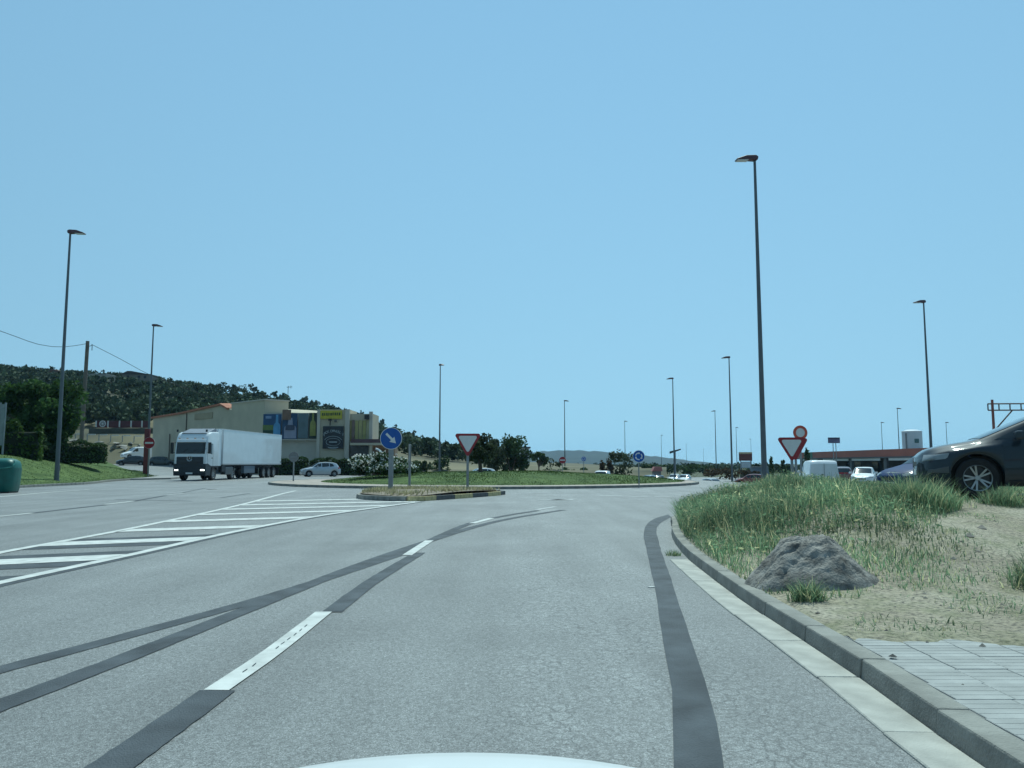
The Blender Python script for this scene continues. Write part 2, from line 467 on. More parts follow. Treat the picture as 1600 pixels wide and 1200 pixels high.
for p, a in along(gcent, 1.0):
    k = MB(); k.box((0, 0, 0), (0.997, 0.245, 0.05)); gm = MATS.get('_g')
    if not gm: gm = MATS['_g'] = k.mesh('gutter_slab', conc_l, bevel=0.006)
    obj('gutter_slab', gm, gutter, (p.x + rnd.uniform(-.004, .004), p.y, -0.012 + rnd.uniform(-.002, .002)), a)

pave = empty('pavement'); tag(pave, kind='structure')
k = MB(); k.grid([[(kx(y) + 0.16 + s, y, 0.1135) for s in (0, 1, 2, 4, 6)] for y in np.arange(-5, 5.2, 0.5)])
k.build('mortar_bed', M('mortar', (0.2, 0.2, 0.19), .95, .2, 5), pave)
T = 0.3
k = MB(); k.box((0, 0, 0), (T - 0.004, T - 0.004, 0.03))
for j in range(4): k.box((0, -T / 2 + (j + 0.5) * T / 4, 0.0155), (T - 0.010, T / 4 - 0.006, 0.0016))
tm = k.mesh('paving_slab', tile_m, bevel=0.002)
for j in range(-2, 21):
    y = -0.2 + j * T
    for i in range(13):
        x = kx(y) + 0.165 + T / 2 + i * T
        if y > 5.75: continue
        if i > 9 and y < 2.5: continue
        obj('paving_slab', tm, pave, (x, y, 0.103 + rnd.uniform(-.0025, .0025)), rnd.uniform(-.002, .002))
# loose earth spilling from the verge onto the pavement
k = MB(); rows = []
for y in np.arange(4.4, 5.75, 0.05):
    rows.append([(kx(y) + 0.17 + s, y, 0.108 + 0.036 * sm((y - (5.28 - 0.13 * s + 0.10 * math.sin(s * 3.1) + 0.07 * math.sin(s * 9.3 + 1) + .03 * math.sin(s * 23 + y * 9))) / 0.5) - .01 * (y < 4.45)) for s in np.arange(0, 7, 0.06)])
k.grid(rows)
tag(k.build('earth_spill', vm, smooth=True), kind='structure')

# ------------------------------------------------------------------ road markings (parts of the road)
Z1, Z2 = 0.004, 0.008
def px_path(pl, z=0.0, step=0.6): return smooth_path([on_z(x, y, z) for x, y in pl], step)
def mark(pts, w, z, mat, name='road_marking', w1=None):
    if mat is tar:
        pts = [a.lerp(b, t) for a, b in zip(pts[:-1], pts[1:]) for t in (0, .25, .5, .75)] + [pts[-1]]
    k = MB(); strip(k, pts, w, z, w1, (.045 if mat is tar else .02)); return k.build(name, mat, road)
# tar-covered old lines
mark(px_path([(-60, 1064), (0, 1047), (190, 996), (380, 944), (520, 901), (650, 858)]), 0.175, Z1, tar, 'tar_strip')
mark(px_path([(-60, 1125), (0, 1103), (190, 1031), (380, 955), (560, 884), (660, 849), (740, 824), (800, 810), (880, 797)]), 0.19, Z1 + .001, tar, 'tar_strip')
mark(px_path([(150, 1215), (240, 1152), (340, 1080)]), 0.21, Z1 + .002, tar, 'tar_strip')
mark(px_path([(519, 957), (580, 910), (655, 864)]), 0.18, Z1 + .002, tar, 'tar_strip')
mark(px_path([(672, 845), (735, 818), (790, 806), (840, 798)]), 0.17, Z1 + .002, tar, 'tar_strip')
# broad tar seam beside the gutter
k = MB()
ledge = [(1052, 1240), (1051, 1160), (1050, 1085), (1038, 1008), (1023, 920), (1012, 868), (1006, 838), (1009, 822), (1022, 811), (1044, 804)]
redge = [(1138, 1240), (1126, 1160), (1107, 1081), (1080, 1004), (1050, 909), (1033, 860), (1026, 832), (1028, 822), (1036, 815), (1049, 808)]
Lp = [on_z(x, y) for x, y in ledge]; Rp = [on_z(x, y) for x, y in redge]
def resamp(P, n=40):
    P = smooth_path(P, 0.1); return [P[int(i * (len(P) - 1) / (n - 1))] for i in range(n)]
A_, B_ = resamp(Lp), resamp(Rp)
rows = []
for a, b in zip(A_, B_):
    j = rnd.uniform(-.006, .006); rows.append([(a.x + j, a.y, Z1), ((a.x + b.x) / 2, (a.y + b.y) / 2, Z1), (b.x - j, b.y, Z1)])
k.grid(rows); k.build('tar_strip', tar, road)
# lane dashes
mark(px_path([(338, 1080), (428, 1018), (506, 957)], step=.3), 0.145, Z2, paint)
mark(px_path([(636, 868), (671, 845)], step=.3), 0.14, Z2, paint)
mark(px_path([(738, 818), (768, 810)], step=.3), 0.16, Z2, paint)
mark(px_path([(838, 797), (868, 792)], step=.4), 0.16, Z2, paint_old)
mark(px_path([(845, 782), (898, 780)], step=.4), 0.3, Z2, paint_old)
for a in ((838, 774, 870), (937, 775, 972), (985, 776, 1012), (1022, 776, 1052), (860, 781, 896)):
    mark(px_path([(a[0], a[1]), (a[2], a[1])], step=.4), 0.4, Z2, paint_old)
dp = px_path([(345, 1077), (428, 1018), (503, 960)], step=.05)
for i in range(4, len(dp) - 4, 3):
    if rnd.random() < .65:
        j = rnd.uniform(-.008, .008); a = dp[i] + Vector((j, 0, 0)); mark([a, a.lerp(dp[i + 2], .8)], .007, Z2 + .004, tar, 'crack')
# opposite carriageway: dashes, tar between, edge line
mark(px_path([(-60, 811), (0, 807), (50, 802)]), 0.15, Z2, paint)
mark(px_path([(50, 802), (110, 795), (166, 789)]), 0.22, Z1, tar, 'tar_strip')
mark(px_path([(164, 788.5), (208, 783.5)]), 0.16, Z2, paint)
mark(px_path([(208, 783.5), (258, 774.5)]), 0.2, Z1, tar, 'tar_strip')
mark(px_path([(262, 773.5), (290, 771)]), 0.16, Z2, paint_old)
mark(px_path([(-40, 780), (0, 776.5), (70, 770), (140, 765)]), 0.16, Z2, paint)
for (x0, y0, x1, y1) in ((285, 770, 320, 763), (345, 778, 390, 771), (180, 780.5, 300, 783)):
    mark(px_path([(x0, y0), (x1, y1)]), 0.12, Z1, tar, 'tar_strip')
# hatched splitter area
line_r = px_path([(-80, 931), (0, 911), (210, 866), (372, 830), (507, 805), (634, 787), (655, 784)])
line_l = px_path([(-80, 884), (0, 864), (210, 825), (372, 790), (440, 772), (462, 767)])
mark(line_r, 0.17, Z2, paint); mark(line_l, 0.17, Z2, paint)
mark([p + Vector((0.13, 0, 0)) for p in line_r], 0.14, Z1, tar, 'tar_strip')
def x_on(path, y):
    ys = [p.y for p in path]; xs_ = [p.x for p in path]; return float(np.interp(y, ys, xs_))
def hatch(y_right, w, z, mat, slope=0.47, ext=0.0, l_end=0.0, r_end=0.0):
    lo = []; hi = []
    for s, store in ((-w / 2, lo), (w / 2, hi)):
        xr = x_on(line_r, y_right + s) - 0.1 - r_end; yr = y_right + s
        for _ in range(4):
            xr = x_on(line_r, yr) - 0.1 - r_end
        # march left until the left line is met
        x, y = xr, yr
        while x > x_on(line_l, y) + 0.1 + l_end and y > 2: x -= 0.05; y -= 0.05 * slope
        store += [(x, y, z), (xr, yr, z)]
    k = MB(); k.add([lo[0], lo[1], hi[1], hi[0]], [(0, 1, 2, 3)])
    k.build('tar_strip' if mat is tar else 'road_marking', mat, road)
yy = 8.55
i = 0
while yy < 31:
    hatch(yy, 0.74, Z2, paint)
    if i < 3:
        hatch(yy + 0.66, 0.55, Z1, tar); hatch(yy - 0.72, 0.6, Z1 + .001, tar, 0.40)
    yy += 2.72; i += 1

# small road litter / iron covers on the road
for (px, py, w) in ((331, 765, 0.5), (640, 1168, 0.0)):
    if w:
        p = on_z(px, py); k = MB(); k.lathe([(0, 0.012), (w * .45, 0.012), (w * .5, 0.0)], 20)
        o = k.build('manhole_cover', M('cast_iron', (0.05, 0.05, 0.05), 0.6, 0.2, 9), None)
        o.location = (p.x, p.y, 0.002); tag(o, 'round dark iron manhole cover set in the road before the lorry', 'manhole cover')
p = on_z(1018, 918); k = MB(); k.box((0, 0, 0.006), (0.07, 0.045, 0.006), 0.4)
o = k.build('paper_scrap', paint); o.location = (p.x, p.y, 0.0); tag(o, 'scrap of white litter beside the black tar seam', 'litter')

# ------------------------------------------------------------------ central island
cx, cy, cr = ISL
ring = [Vector((cx + (cr - .08) * math.cos(a), cy + (cr - .08) * math.sin(a), 0)) for a in np.linspace(0.0, -2 * math.pi, 181)]
kerb_run('kerb', ring, 0.98, lambda i: conc, 0.18, 0.14)
apron_m = M('apron_paving', (0.33, 0.285, 0.245), 0.9, 0.22, 1.2, 0.5, 14)
k = MB(); k.grid([[(cx + r * math.cos(a), cy + r * math.sin(a), z) for r, z in ((cr - .18, .125), (12.9, .15), (10, .12))] for a in np.linspace(0, 2 * math.pi, 97)][::-1])
tag(k.build('island_apron', apron_m, smooth=True), kind='structure')
LC = (-0.6, 55.0, 12.2)
def zi(x, y):
    r = math.hypot(x - LC[0], y - LC[1]) / LC[2]
    return 0.14 + 0.62 * max(0, 1 - r ** 2.2) + 0.03 * math.sin(x * .9) * max(0, 1 - r)
k = MB(); k.grid([[(LC[0] + r * math.cos(a), LC[1] + r * math.sin(a), zi(LC[0] + r * math.cos(a), LC[1] + r * math.sin(a)) if r < 12.1 else 0.10) for r in (0.01, 2, 4, 6, 8, 9.5, 10.7, 11.6, 12.0, 12.2)] for a in np.linspace(2 * math.pi, 0, 73)])
tag(k.build('island_lawn', lawn_m, smooth=True), kind='structure')

def blades(n, pos_fn, rg, h, w, lean=0.35, tint_fn=None, mat=None, name='grass'):
    """curved blades: two stacked quads each; pos_fn(rg) -> (x,y,z,hscale) or None"""
    P = []
    while len(P) < n:
        q = pos_fn(rg)
        if q: P.append(q)
    P = np.array(P); H = P[:, 3] * rg.uniform(0.55, 1.15, n) * h
    a = rg.uniform(0, 2 * np.pi, n); d = np.stack([np.cos(a), np.sin(a), 0 * a], 1)
    wv = np.stack([-np.sin(a + rg.normal(0, .8, n)), np.cos(a), 0 * a], 1) * (w * rg.uniform(.6, 1.4, n))[:, None] * .5
    ln = (rg.uniform(0.1, 1.0, n) * lean * H)[:, None]
    b = P[:, :3] - np.array([0, 0, .02]); up = np.array([0, 0, 1.0])
    m = b + up * (H * .55)[:, None] + d * ln * .35; t = b + up * H[:, None] + d * ln
    q1 = np.stack([b - wv, b + wv, m + wv * .8, m - wv * .8], 1); q2 = np.stack([m - wv * .8, m + wv * .8, t + wv * .15, t - wv * .15], 1)
    V = np.concatenate([q1, q2], 1).reshape(-1, 3)
    tt = tint_fn(P, rg) if tint_fn else rg.uniform(.7, 1.3, n)
    tt = np.repeat(tt, 2, axis=0)
    return np_mesh(name, V, 4, mat or grass_m, tt)
def green_tint(P, rg):
    n = len(P); b = rg.uniform(.65, 1.35, n); dry = (rg.uniform(0, 1, n) < .12)
    return np.stack([b * np.where(dry, 2.4, 1), b * np.where(dry, 1.6, 1), b * np.where(dry, 1.3, 1)], 1)
rg = np.random.default_rng(11)
def p_isl(rg):
    a = rg.uniform(0, 2 * math.pi); r = 12.15 * math.sqrt(rg.uniform()); x, y = LC[0] + r * math.cos(a), LC[1] + r * math.sin(a)
    return (x, y, zi(x, y), 1 + .5 * math.sin(x * .7) * math.sin(y * .5))
o = obj('island_grass', blades(30000, p_isl, rg, 0.065, 0.03, .8, green_tint, grass_m, 'island_grass'))
tag(o, 'short green grass on the domed roundabout island', 'grass', kind='stuff')

# ------------------------------------------------------------------ near splitter island
SI = [(-5.95, 31.8), (-5.45, 29.4), (-3.55, 27.8), (-2.1, 29.8), (-0.55, 33.0), (-0.75, 34.3), (-3.0, 35.0), (-5.6, 34.6)]
SIc = smooth_path([Vector((x, y, 0)) for x, y in SI] + [Vector((*SI[0], 0))], 0.3)
kmats = {}
def sik(i):
    s = i * 0.62
    if 4.4 < s < 14.0: return kyel if (i // 2) % 2 == 0 else kblk
    return conc
kerb_run('kerb', SIc, 0.62, sik, 0.17, 0.16)
cxs, cys = -3.3, 31.9
def zs(x, y): return 0.15 + 0.15 * max(0, 1 - ((x - cxs) / 3.2) ** 2 * .8 - ((y - cys) / 3.9) ** 2 * .8)
k = MB(); rows = []
for t in np.linspace(0.02, 0.985, 9):
    rows.append([(lerp(cxs, p.x, t), lerp(cys, p.y, t), zs(lerp(cxs, p.x, t), lerp(cys, p.y, t)) + 0.02 * math.sin(p.x * 7 + t * 9) * (1 - t)) for p in SIc])
k.grid(rows)
tag(k.build('splitter_island_earth', M('island_earth', (0.20, 0.165, 0.125), 0.95, 0.35, 2.4, 0.9, 12), smooth=True), kind='structure')
def p_si(rg):
    t = math.sqrt(rg.uniform()) * .97; p = SIc[int(rg.integers(0, len(SIc)))]; x, y = lerp(cxs, p.x, t), lerp(cys, p.y, t)
    if math.sin(x * 2.3 + 1) * math.sin(y * 1.7) < rg.uniform(-.5, .9): return None
    return (x, y, zs(x, y), 1)
def dry_tint(P, rg):
    n = len(P); b = rg.uniform(.6, 1.4, n); return np.stack([b * 2.0, b * 1.25, b * 1.3], 1)
o = obj('dry_weeds', blades(3200, p_si, rg, 0.16, 0.02, .6, dry_tint, weed_m, 'dry_weeds'))
tag(o, 'dry low weeds on the kerbed splitter island', 'weeds', kind='stuff')

# ------------------------------------------------------------------ left lawn bank
LF = smooth_path([Vector(p) for p in ((-24.5, 33, 0), (-26, 40.5, 0), (-26.4, 46, 0), (-26.6, 50.5, 0), (-28.6, 57, 0), (-29.8, 63, 0), (-31.2, 69, 0), (-33.6, 76, 0))], 0.7)
kerb_run('kerb', LF, 0.98, lambda i: conc, 0.18, 0.14)
def lawn_pt(i, s):
    t = i / (len(LF) - 1); p = LF[i]; a = lerp(R(180), R(126), sm((t - .2) / .8))
    tip = 1 - sm((t - .45) / .5) * 0.75
    z = 0.13 + 1.75 * tip * sm((s - .8) / 7.5) + .05 * math.sin(p.y * .4) * sm(s / 4)
    z += max(0, s - 8) * 0.02
    return Vector((p.x + math.cos(a) * (s + .1), p.y + math.sin(a) * (s + .1), z + (1.0 * sm((s - 12) / 25) if t > .6 else 0)))
k = MB(); k.grid([[lawn_pt(i, s) for s in (0, .5, 1, 1.7, 2.5, 3.3, 4.2, 5, 6, 7, 8, 9.5, 12, 16, 22, 30, 40)] for i in range(len(LF))])
tag(k.build('bank_lawn', lawn_m, smooth=True), kind='structure')
def p_bank(rg):
    i = int(rg.integers(0, len(LF))); q = lawn_pt(i, rg.uniform(0.1, 11)); return (q.x + rg.uniform(-.35, .35), q.y + rg.uniform(-.35, .35), q.z, 1)
o = obj('bank_grass', blades(18000, p_bank, rg, 0.055, 0.035, .8, green_tint, grass_m, 'bank_grass'))
tag(o, 'mown grass on the bank behind the green container', 'grass', kind='stuff')
# paved tip of the bank, beside the no-entry sign
k = MB(); k.prism([(-29.7, 62), (-28.0, 66), (-29.5, 73), (-33.5, 78.5), (-36, 79), (-31.3, 69)], -0.05, 0.125)
tag(k.build('pavement_tip', M('tip_paving', (0.27, 0.27, 0.265), 0.9, 0.15, 1.5, 0.3)), kind='structure')

# ------------------------------------------------------------------ weeds on the right verge
def grass_zone(x, y):
    s = x - kx(y)
    lim = 2.15 + 0.42 * (y - 8) + 0.35 * math.sin(y * 1.7)
    if y > 13.5: lim = 4.6 + (y - 13.5) * 1.2
    if y < 7.2 + 0.2 * math.sin(x * 6) - .25 * sm((x - 3.2) / .5): return 0
    e = sm((lim - s) / 1.1 + .5)
    return e
def p_weed(rg):
    y = rg.uniform(7.0, 23.5); s = rg.uniform(0.14, 11); x = kx(y) + s
    g = grass_zone(x, y)
    n = .5 + .5 * math.sin(x * 2.9 + 1.3 * math.sin(y * 1.9)) * math.sin(y * 2.3 + x)
    if rg.uniform() > g * (0.35 + .65 * n): return None
    if y < 12 and rg.uniform() > 0.8: return None
    hh = lerp(0.22, 1.0, sm((y - 7.6 - .6 * (s - 1.0)) / 5.0)) * lerp(.6, 1.2, n) * (1 - .2 * sm((y - 15) / 6))
    hh *= 1 - .5 * sm((s - 2.4) / 1.6)
    if s < .5: hh *= lerp(.55, 1, sm((y - 10) / 4))
    # low around the rubble heap
    if (x - 2.90) ** 2 / .26 + (y - 7.95) ** 2 / .24 < 1: return None
    return (x, y, zv(x, y), hh)
def weed_tint(P, rg):
    n = len(P); b = rg.uniform(.6, 1.4, n) * (1 + .22 * np.sin(P[:, 0] * 1.7 + P[:, 1])); dry = rg.uniform(0, 1, n)
    d = np.where(dry < .2, 1.0, 0.0)
    return np.stack([b * (1 + 1.9 * d), b * (1 + .9 * d), b * (1 + .9 * d)], 1)
o = obj('verge_weeds', blades(72000, p_weed, rg, 0.40, 0.010, .75, weed_tint, weed_m, 'verge_weeds'))
tag(o, 'tall green weeds growing over the verge behind the kerb', 'weeds', kind='stuff')
# leafy stems mixed in
P = []
while len(P) < 30000:
    q = p_weed(rg)
    if q and q[3] > .3: P.append((q[0], q[1], q[2] + rg.uniform(.05, .95) * .42 * q[3]))
P = np.array(P)
o = obj('verge_weed_leaves', np_mesh('verge_weed_leaves', leaf_quads(P, rg.uniform(.012, .034, len(P)), rg, .3, 2.6), 4, weed_m, weed_tint(P, rg)))
tag(o, 'small leaves among the tall verge weeds', 'weeds', kind='stuff')
# sparse low growth on the sandy path
def p_sparse(rg):
    y = rg.uniform(5.6, 12.5); x = kx(y) + rg.uniform(.3, 8)
    n = math.sin(x * 3.1 + 2) * math.sin(y * 2.7 + .6 * x) + .5 * math.sin(x * 7.3) * math.sin(y * 6.1)
    if n < rg.uniform(.1, .75): return None
    return (x, y, zv(x, y), rg.uniform(.3, 1.2))
o = obj('path_weeds', blades(15000, p_sparse, rg, 0.06, 0.008, 1.2, weed_tint, weed_m, 'path_weeds'))
tag(o, 'sparse low green growth on the sandy path', 'weeds', kind='stuff')

def shrub(name, label, cat, base, rad, n, leaf, mat, seed, clumps=14, group=None, stems=5, spread=.35, low=-.5, flowers=None, flat=0.0, elong=1.6):
    g = np.random.default_rng(seed); root = empty(name, base, 0, label, cat, group)
    P, t = crown_points(n, rad, g, clumps, spread, .2, low); P[:, 2] += rad[2] * .95
    P = P[P[:, 2] > 0.01]; t = t[:len(P)]
    t = t * g.uniform(.75, 1.25, len(P))
    obj('foliage', np_mesh('foliage', leaf_quads(P, leaf * g.uniform(.6, 1.3, len(P)), g, flat, elong), 4, mat, t), root)
    k = MB()
    for i in range(stems):
        a = g.uniform(0, 6.28); r = g.uniform(.2, .7)
        k.tube((0.03 * math.cos(a), .03 * math.sin(a), -.05), (r * rad[0] * math.cos(a), r * rad[1] * math.sin(a), rad[2] * g.uniform(.8, 1.5)), .012 + rad[2] * .012, .006, 5)
    k.build('stem', bark, root)
    if flowers:
        F = P[(P[:, 2] > rad[2] * .75)]; q = np.sqrt((F[:, 0] / rad[0]) ** 2 + (F[:, 1] / rad[1]) ** 2 + ((F[:, 2] - rad[2] * .95) / rad[2]) ** 2)
        F = F[q > .55]; F = F[g.integers(0, len(F), flowers)] + g.normal(0, .05, (flowers, 3))
        F = np.repeat(F, 4, 0) + g.normal(0, .07, (flowers * 4, 3))
        obj('blossom', np_mesh('blossom', leaf_quads(F, .12, g, 0, 1.1), 4, flower_w, g.uniform(.8, 1.1, len(F))), root)
    return root
def vp(x, y): return (x, y, zv(x, y) - .02)
def grass_bush(label, x, y, r, h, n, seed):
    g = np.random.default_rng(seed); root = empty('grass_tussock', vp(x, y), 0, label, 'weed', 'tussocks on the verge')
    def pf(rg_):
        a = rg_.uniform(0, 6.28); q = r * rg_.uniform(0, 1) ** .7
        return (q * math.cos(a), q * math.sin(a) * .8, 0, 1.15 - .55 * (q / r) ** 2)
    obj('blade_clump', blades(n, pf, g, h, .008, 1.0, weed_tint, weed_m, 'blade_clump'), root)
grass_bush('large bushy green weed clump on bare earth before the dark car', 5.75, 11.6, .66, .44, 2300, 3)
grass_bush('small dark tussock on the sandy bank below the parked car door', 7.1, 11.7, .32, .28, 700, 4)
grass_bush('low green weed patch at the edge of the sandy path', 5.1, 7.4, .55, .34, 1500, 5)
grass_bush('little green weed tuft at the foot of the rubble heap', 2.55, 7.05, .16, .2, 420, 6)
grass_bush('tiny weed sprouting where the gutter strip begins', kx(11.5) - .16, 11.5, .12, .1, 140, 8)
bpy.data.objects['grass_tussock.004'].location.z = 0.0

# grey rubble heap: a tipped mound with a slumped flat top, its skirt running out into the soil
def heap():
    from mathutils import noise as mn
    cx_, cy_ = 2.88, 7.95; rows = []
    for i in range(57):
        t = i / 56; row = []
        for j in range(121):
            a = 2 * math.pi * (j % 120) / 120; ca, sa = math.cos(a), math.sin(a)
            edge = 1 + .16 * mn.noise(Vector((ca * 1.3, sa * 1.3, 5))) + .05 * mn.noise(Vector((ca * 4, sa * 4, 2)))
            dx, dy = ca * t * .65 * edge, sa * t * .62 * edge; x, y = cx_ + dx, cy_ + dy
            h = .385 * (1 + .07 * ca * t) * min(1.0, (1 - t) / .62) ** 1.0 * (1 + .12 * mn.noise(Vector((dx * 2.2, dy * 2.2, 1))))
            q = Vector((dx * 5, dy * 5, 3)); env = sm((1 - t) / .25)
            h += env * (.07 * mn.noise(q * .55 + Vector((4, 2, 0))) - .045 * max(0, .55 - abs(mn.noise(Vector((dx * 3 + dy * 2, dy * 6 - dx, 7))) * 3)) + .022 * mn.noise(q * 2.6) + .014 * mn.noise(q * 6) + .008 * mn.noise(q * 13))
            row.append((x, y, zv(x, y) + h - .03 * sm((t - .9) / .1)))
        rows.append(row)
    k = MB(); k.grid([r[::-1] for r in rows]); return k.build('rubble_heap', M('rubble', (0.155, 0.142, 0.124), 0.95, 0.45, 7, 1.0, 34, c2=(0.235, 0.222, 0.20)), smooth=True)
tag(heap(), 'grey heap of hardened rubble and earth beside the kerb', 'rubble heap')
# pebbles and dirt clods on pavement and path (too small to pick apart)
g = np.random.default_rng(21); k = MB()
for _ in range(420):
    y = g.uniform(4.3, 12.5); x = kx(y) + g.uniform(.25, 6.5)
    if y < 5.2 and g.uniform() > .35: continue
    r = g.uniform(.006, .022) * (1.5 if g.uniform() < .08 else 1)
    z = zv(x, y) if y > 5.6 else .122
    pts = [(x + r * a * g.uniform(.7, 1.3), y + r * b * g.uniform(.7, 1.3), z + r * c * g.uniform(.5, .9)) for a, b, c in ((1, 0, 0), (0, 1, 0), (-1, 0, 0), (0, -1, 0), (0, 0, 1), (0, 0, -1))]
    k.add(pts, [(0, 1, 4), (1, 2, 4), (2, 3, 4), (3, 0, 4), (1, 0, 5), (2, 1, 5), (3, 2, 5), (0, 3, 5)])
tag(k.build('pebbles', M('pebble', (0.24, 0.215, 0.18), 0.9, 0.4, 3)), 'loose pebbles and clods on the sandy path', 'pebbles', kind='stuff')
for i, (px, py, r) in enumerate(((1395, 1026, .028), (1516, 850, .06), (1535, 843, .07), (1385, 987, .022))):
    p = on_z(px, py, .13 if i in (0, 3) else .38); k = MB()
    q = [(r * a * rnd.uniform(.7, 1.2), r * b * rnd.uniform(.7, 1.2), r * c * rnd.uniform(.5, .8)) for a, b, c in ((1, 0, 0), (.6, .7, .2), (0, 1, 0), (-1, 0, .2), (-.6, -.7, 0), (.3, -1, 0), (0, 0, 1), (.3, .2, .9))]
    bm = bmesh.new(); [bm.verts.new(v) for v in q]; bmesh.ops.convex_hull(bm, input=bm.verts); me = bpy.data.meshes.new('stone'); bm.to_mesh(me); bm.free()
    me.materials.append(M('dark_stone', (0.09, 0.085, 0.08), .9, .3, 8) if i in (0, 3) else M('pebble', (0.24, 0.215, 0.18)))
    o = obj('stone', me, None, (p.x, p.y, p.z if i in (0, 3) else zv(p.x, p.y)))
    tag(o, ['small black stone lying on the pavement slabs', 'pale flat stone on the sandy path', 'low brown stone on the sandy path', 'dark crumb of stone where the pavement meets the sand'][i], 'stone')

# ------------------------------------------------------------------ hill with woodland
rp = [(-200, 560), (0, 586), (60, 590), (120, 590), (200, 594), (250, 602), (300, 610), (350, 617), (400, 622), (450, 630), (500, 643), (560, 660), (600, 679), (650, 697), (700, 712), (760, 720), (830, 722), (900, 724), (960, 728), (1040, 733)]
def ridge(px):
    py = np.interp(px, [a for a, b in rp], [b for a, b in rp]); Y = np.interp(px, [-200, 0, 400, 700, 900], [235, 260, 320, 400, 430])
    return Y, EYE + (724 - py) * Y / FPX
def hill_z(px, Y):
    Yr, zr = ridge(px); f = max(0.0, zr - 1.0) / 32
    pts_y = [118, 128, 133, 142, 152, Yr, Yr * 1.25, Yr * 1.9]; pts_z = [-1.5, 0.9 * min(1, f + .2), 1.3 * min(1, f + .15), 5.2 * f + .6, 7.2 * f + .6, zr, zr * 1.02, zr * .5 - 2]
    z = float(np.interp(Y, pts_y, pts_z)); x = (px - 800) / FPX * Y
    return z + (0.5 * math.sin(x * .11 + Y * .05) + .35 * math.sin(x * .31) * math.sin(Y * .23)) * sm((Y - 135) / 40) * min(1, f * 2)
def hill_mat():
    m = M('hill_scrub', (0.062, 0.066, 0.032), 0.95, 0.45, 0.05, 0.7, .5, c2=(0.125, 0.11, 0.062)); return m
pxs = list(range(-200, 1041, 10)); Ys = [118, 123, 128, 130.5, 133, 137, 142, 147, 152] + list(np.linspace(162, 440, 30)) + [500, 600, 760]
k = MB(); k.grid([[((p - 800) / FPX * Y, Y, hill_z(p, Y)) for p in pxs] for Y in Ys])
tag(k.build('hill', hill_mat(), smooth=True), kind='structure')
def woods():
    g = np.random.default_rng(5); C = []; S = []; Tt = []
    n = 0
    while n < 2300:
        px = g.uniform(-190, 820); Yr, zr = ridge(px)
        Y = g.uniform(136, Yr + 8) if g.uniform() > .12 else Yr + g.uniform(-12, 6)
        if px > 560 and Y < 150: continue
        if 90 < px < 252 and Y < 157: continue
        if 252 < px < 600 and Y > Yr - 20: continue
        if Y < 158 and g.uniform() < .75: continue
        # bald rocky patches
        x = (px - 800) / FPX * Y
        if math.sin(x * .06 + 1.2) * math.sin(Y * .045 + x * .02) > .6 and g.uniform() < .7: continue
        z = hill_z(px, Y); h = g.uniform(2.2, 4.6) * (1.0 if Y < Yr - 14 else .8); w = h * g.uniform(.42, .62)
        m = 62
        P, t = crown_points(m, (w, w, h * .42), g, 6, .5, .15); P += np.array([x, Y, z + h * .55])
        C.append(P); S.append(np.full(m, .85) * g.uniform(.75, 1.2)); Tt.append(t * g.uniform(.65, 1.35)); n += 1
    C = np.concatenate(C); S = np.concatenate(S); Tt = np.concatenate(Tt)
    o = obj('hillside_woodland', np_mesh('hillside_woodland', leaf_quads(C, S, g, 0, 1.3), 4, leaf_p, Tt))
    tag(o, 'dense dark pine and scrub woodland covering the hillside', 'woodland', kind='stuff')
woods()
# pale rock outcrops on the slope
rock_m = M('pale_rock', (0.26, 0.245, 0.21), .95, .3, .8, .8, 4)
def rock(bm_scale, seed):
    g = np.random.default_rng(seed); bm = bmesh.new()
    for _ in range(16): bm.verts.new(g.normal(size=3) * np.array(bm_scale) * .6)
    bmesh.ops.convex_hull(bm, input=bm.verts); me = bpy.data.meshes.new('rock'); bm.to_mesh(me); bm.free(); me.materials.append(rock_m); return me
rks = [rock((1.6, 1.1, .8), s) for s in (1, 2, 3)]
for i, (px, Y) in enumerate(((192, 139), (199, 138), (206, 140), (213, 138), (219, 139), (203, 136), (184, 140), (176, 138), (120, 141), (140, 139), (160, 140), (252, 236), (262, 230), (268, 244), (258, 226))):
    o = obj('rock', rks[i % 3], None, ((px - 800) / FPX * Y, Y, hill_z(px, Y) + .2), i * 1.3)
    s_ = rnd.uniform(.3, .55) if Y < 200 else .9; o.scale = (s_, s_, s_)
    if Y < 200: tag(o, 'pale broken rock on the cut bank below the red fence', 'rock', 'rocks on the cut bank')
    else: tag(o, 'pale rock outcrop high on the wooded hillside', 'rock', 'outcrops on the hillside')

def tree(name, label, base, h, rad, trunk_h, n, leaf, mat, seed, clumps=22, cat='tree', group=None, spread=.3, tr=.12, hollow=.35, low=-1.0, zc=None):
    g = np.random.default_rng(seed); root = empty(name, base, 0, label, cat, group)
    P, t = crown_points(n, rad, g, clumps, spread, hollow, low); c = zc if zc else h - rad[2]
    P[:, 2] += c; t = t * g.uniform(.75, 1.25, len(P))
    obj('crown', np_mesh('crown', leaf_quads(P, leaf * g.uniform(.6, 1.3, len(P)), g), 4, mat, t), root)
    k = MB(); p0 = Vector((0, 0, -.15)); p1 = Vector((g.uniform(-.1, .1), g.uniform(-.1, .1), trunk_h))
    k.tube(p0, p1, tr * 1.25, tr * .8, 9)
    for i in range(7):
        a = g.uniform(0, 6.28); e = Vector((math.cos(a) * rad[0] * g.uniform(.3, .75), math.sin(a) * rad[1] * g.uniform(.3, .75), c + rad[2] * g.uniform(-.3, .6)))
        mid = p1.lerp(e, .5) + Vector((0, 0, .1 * rad[2])); k.tube(p1 - Vector((0, 0, .05)), mid, tr * .6, tr * .35, 6); k.tube(mid, e, tr * .35, tr * .1, 6)
    k.build('trunk', bark, root)
    return root
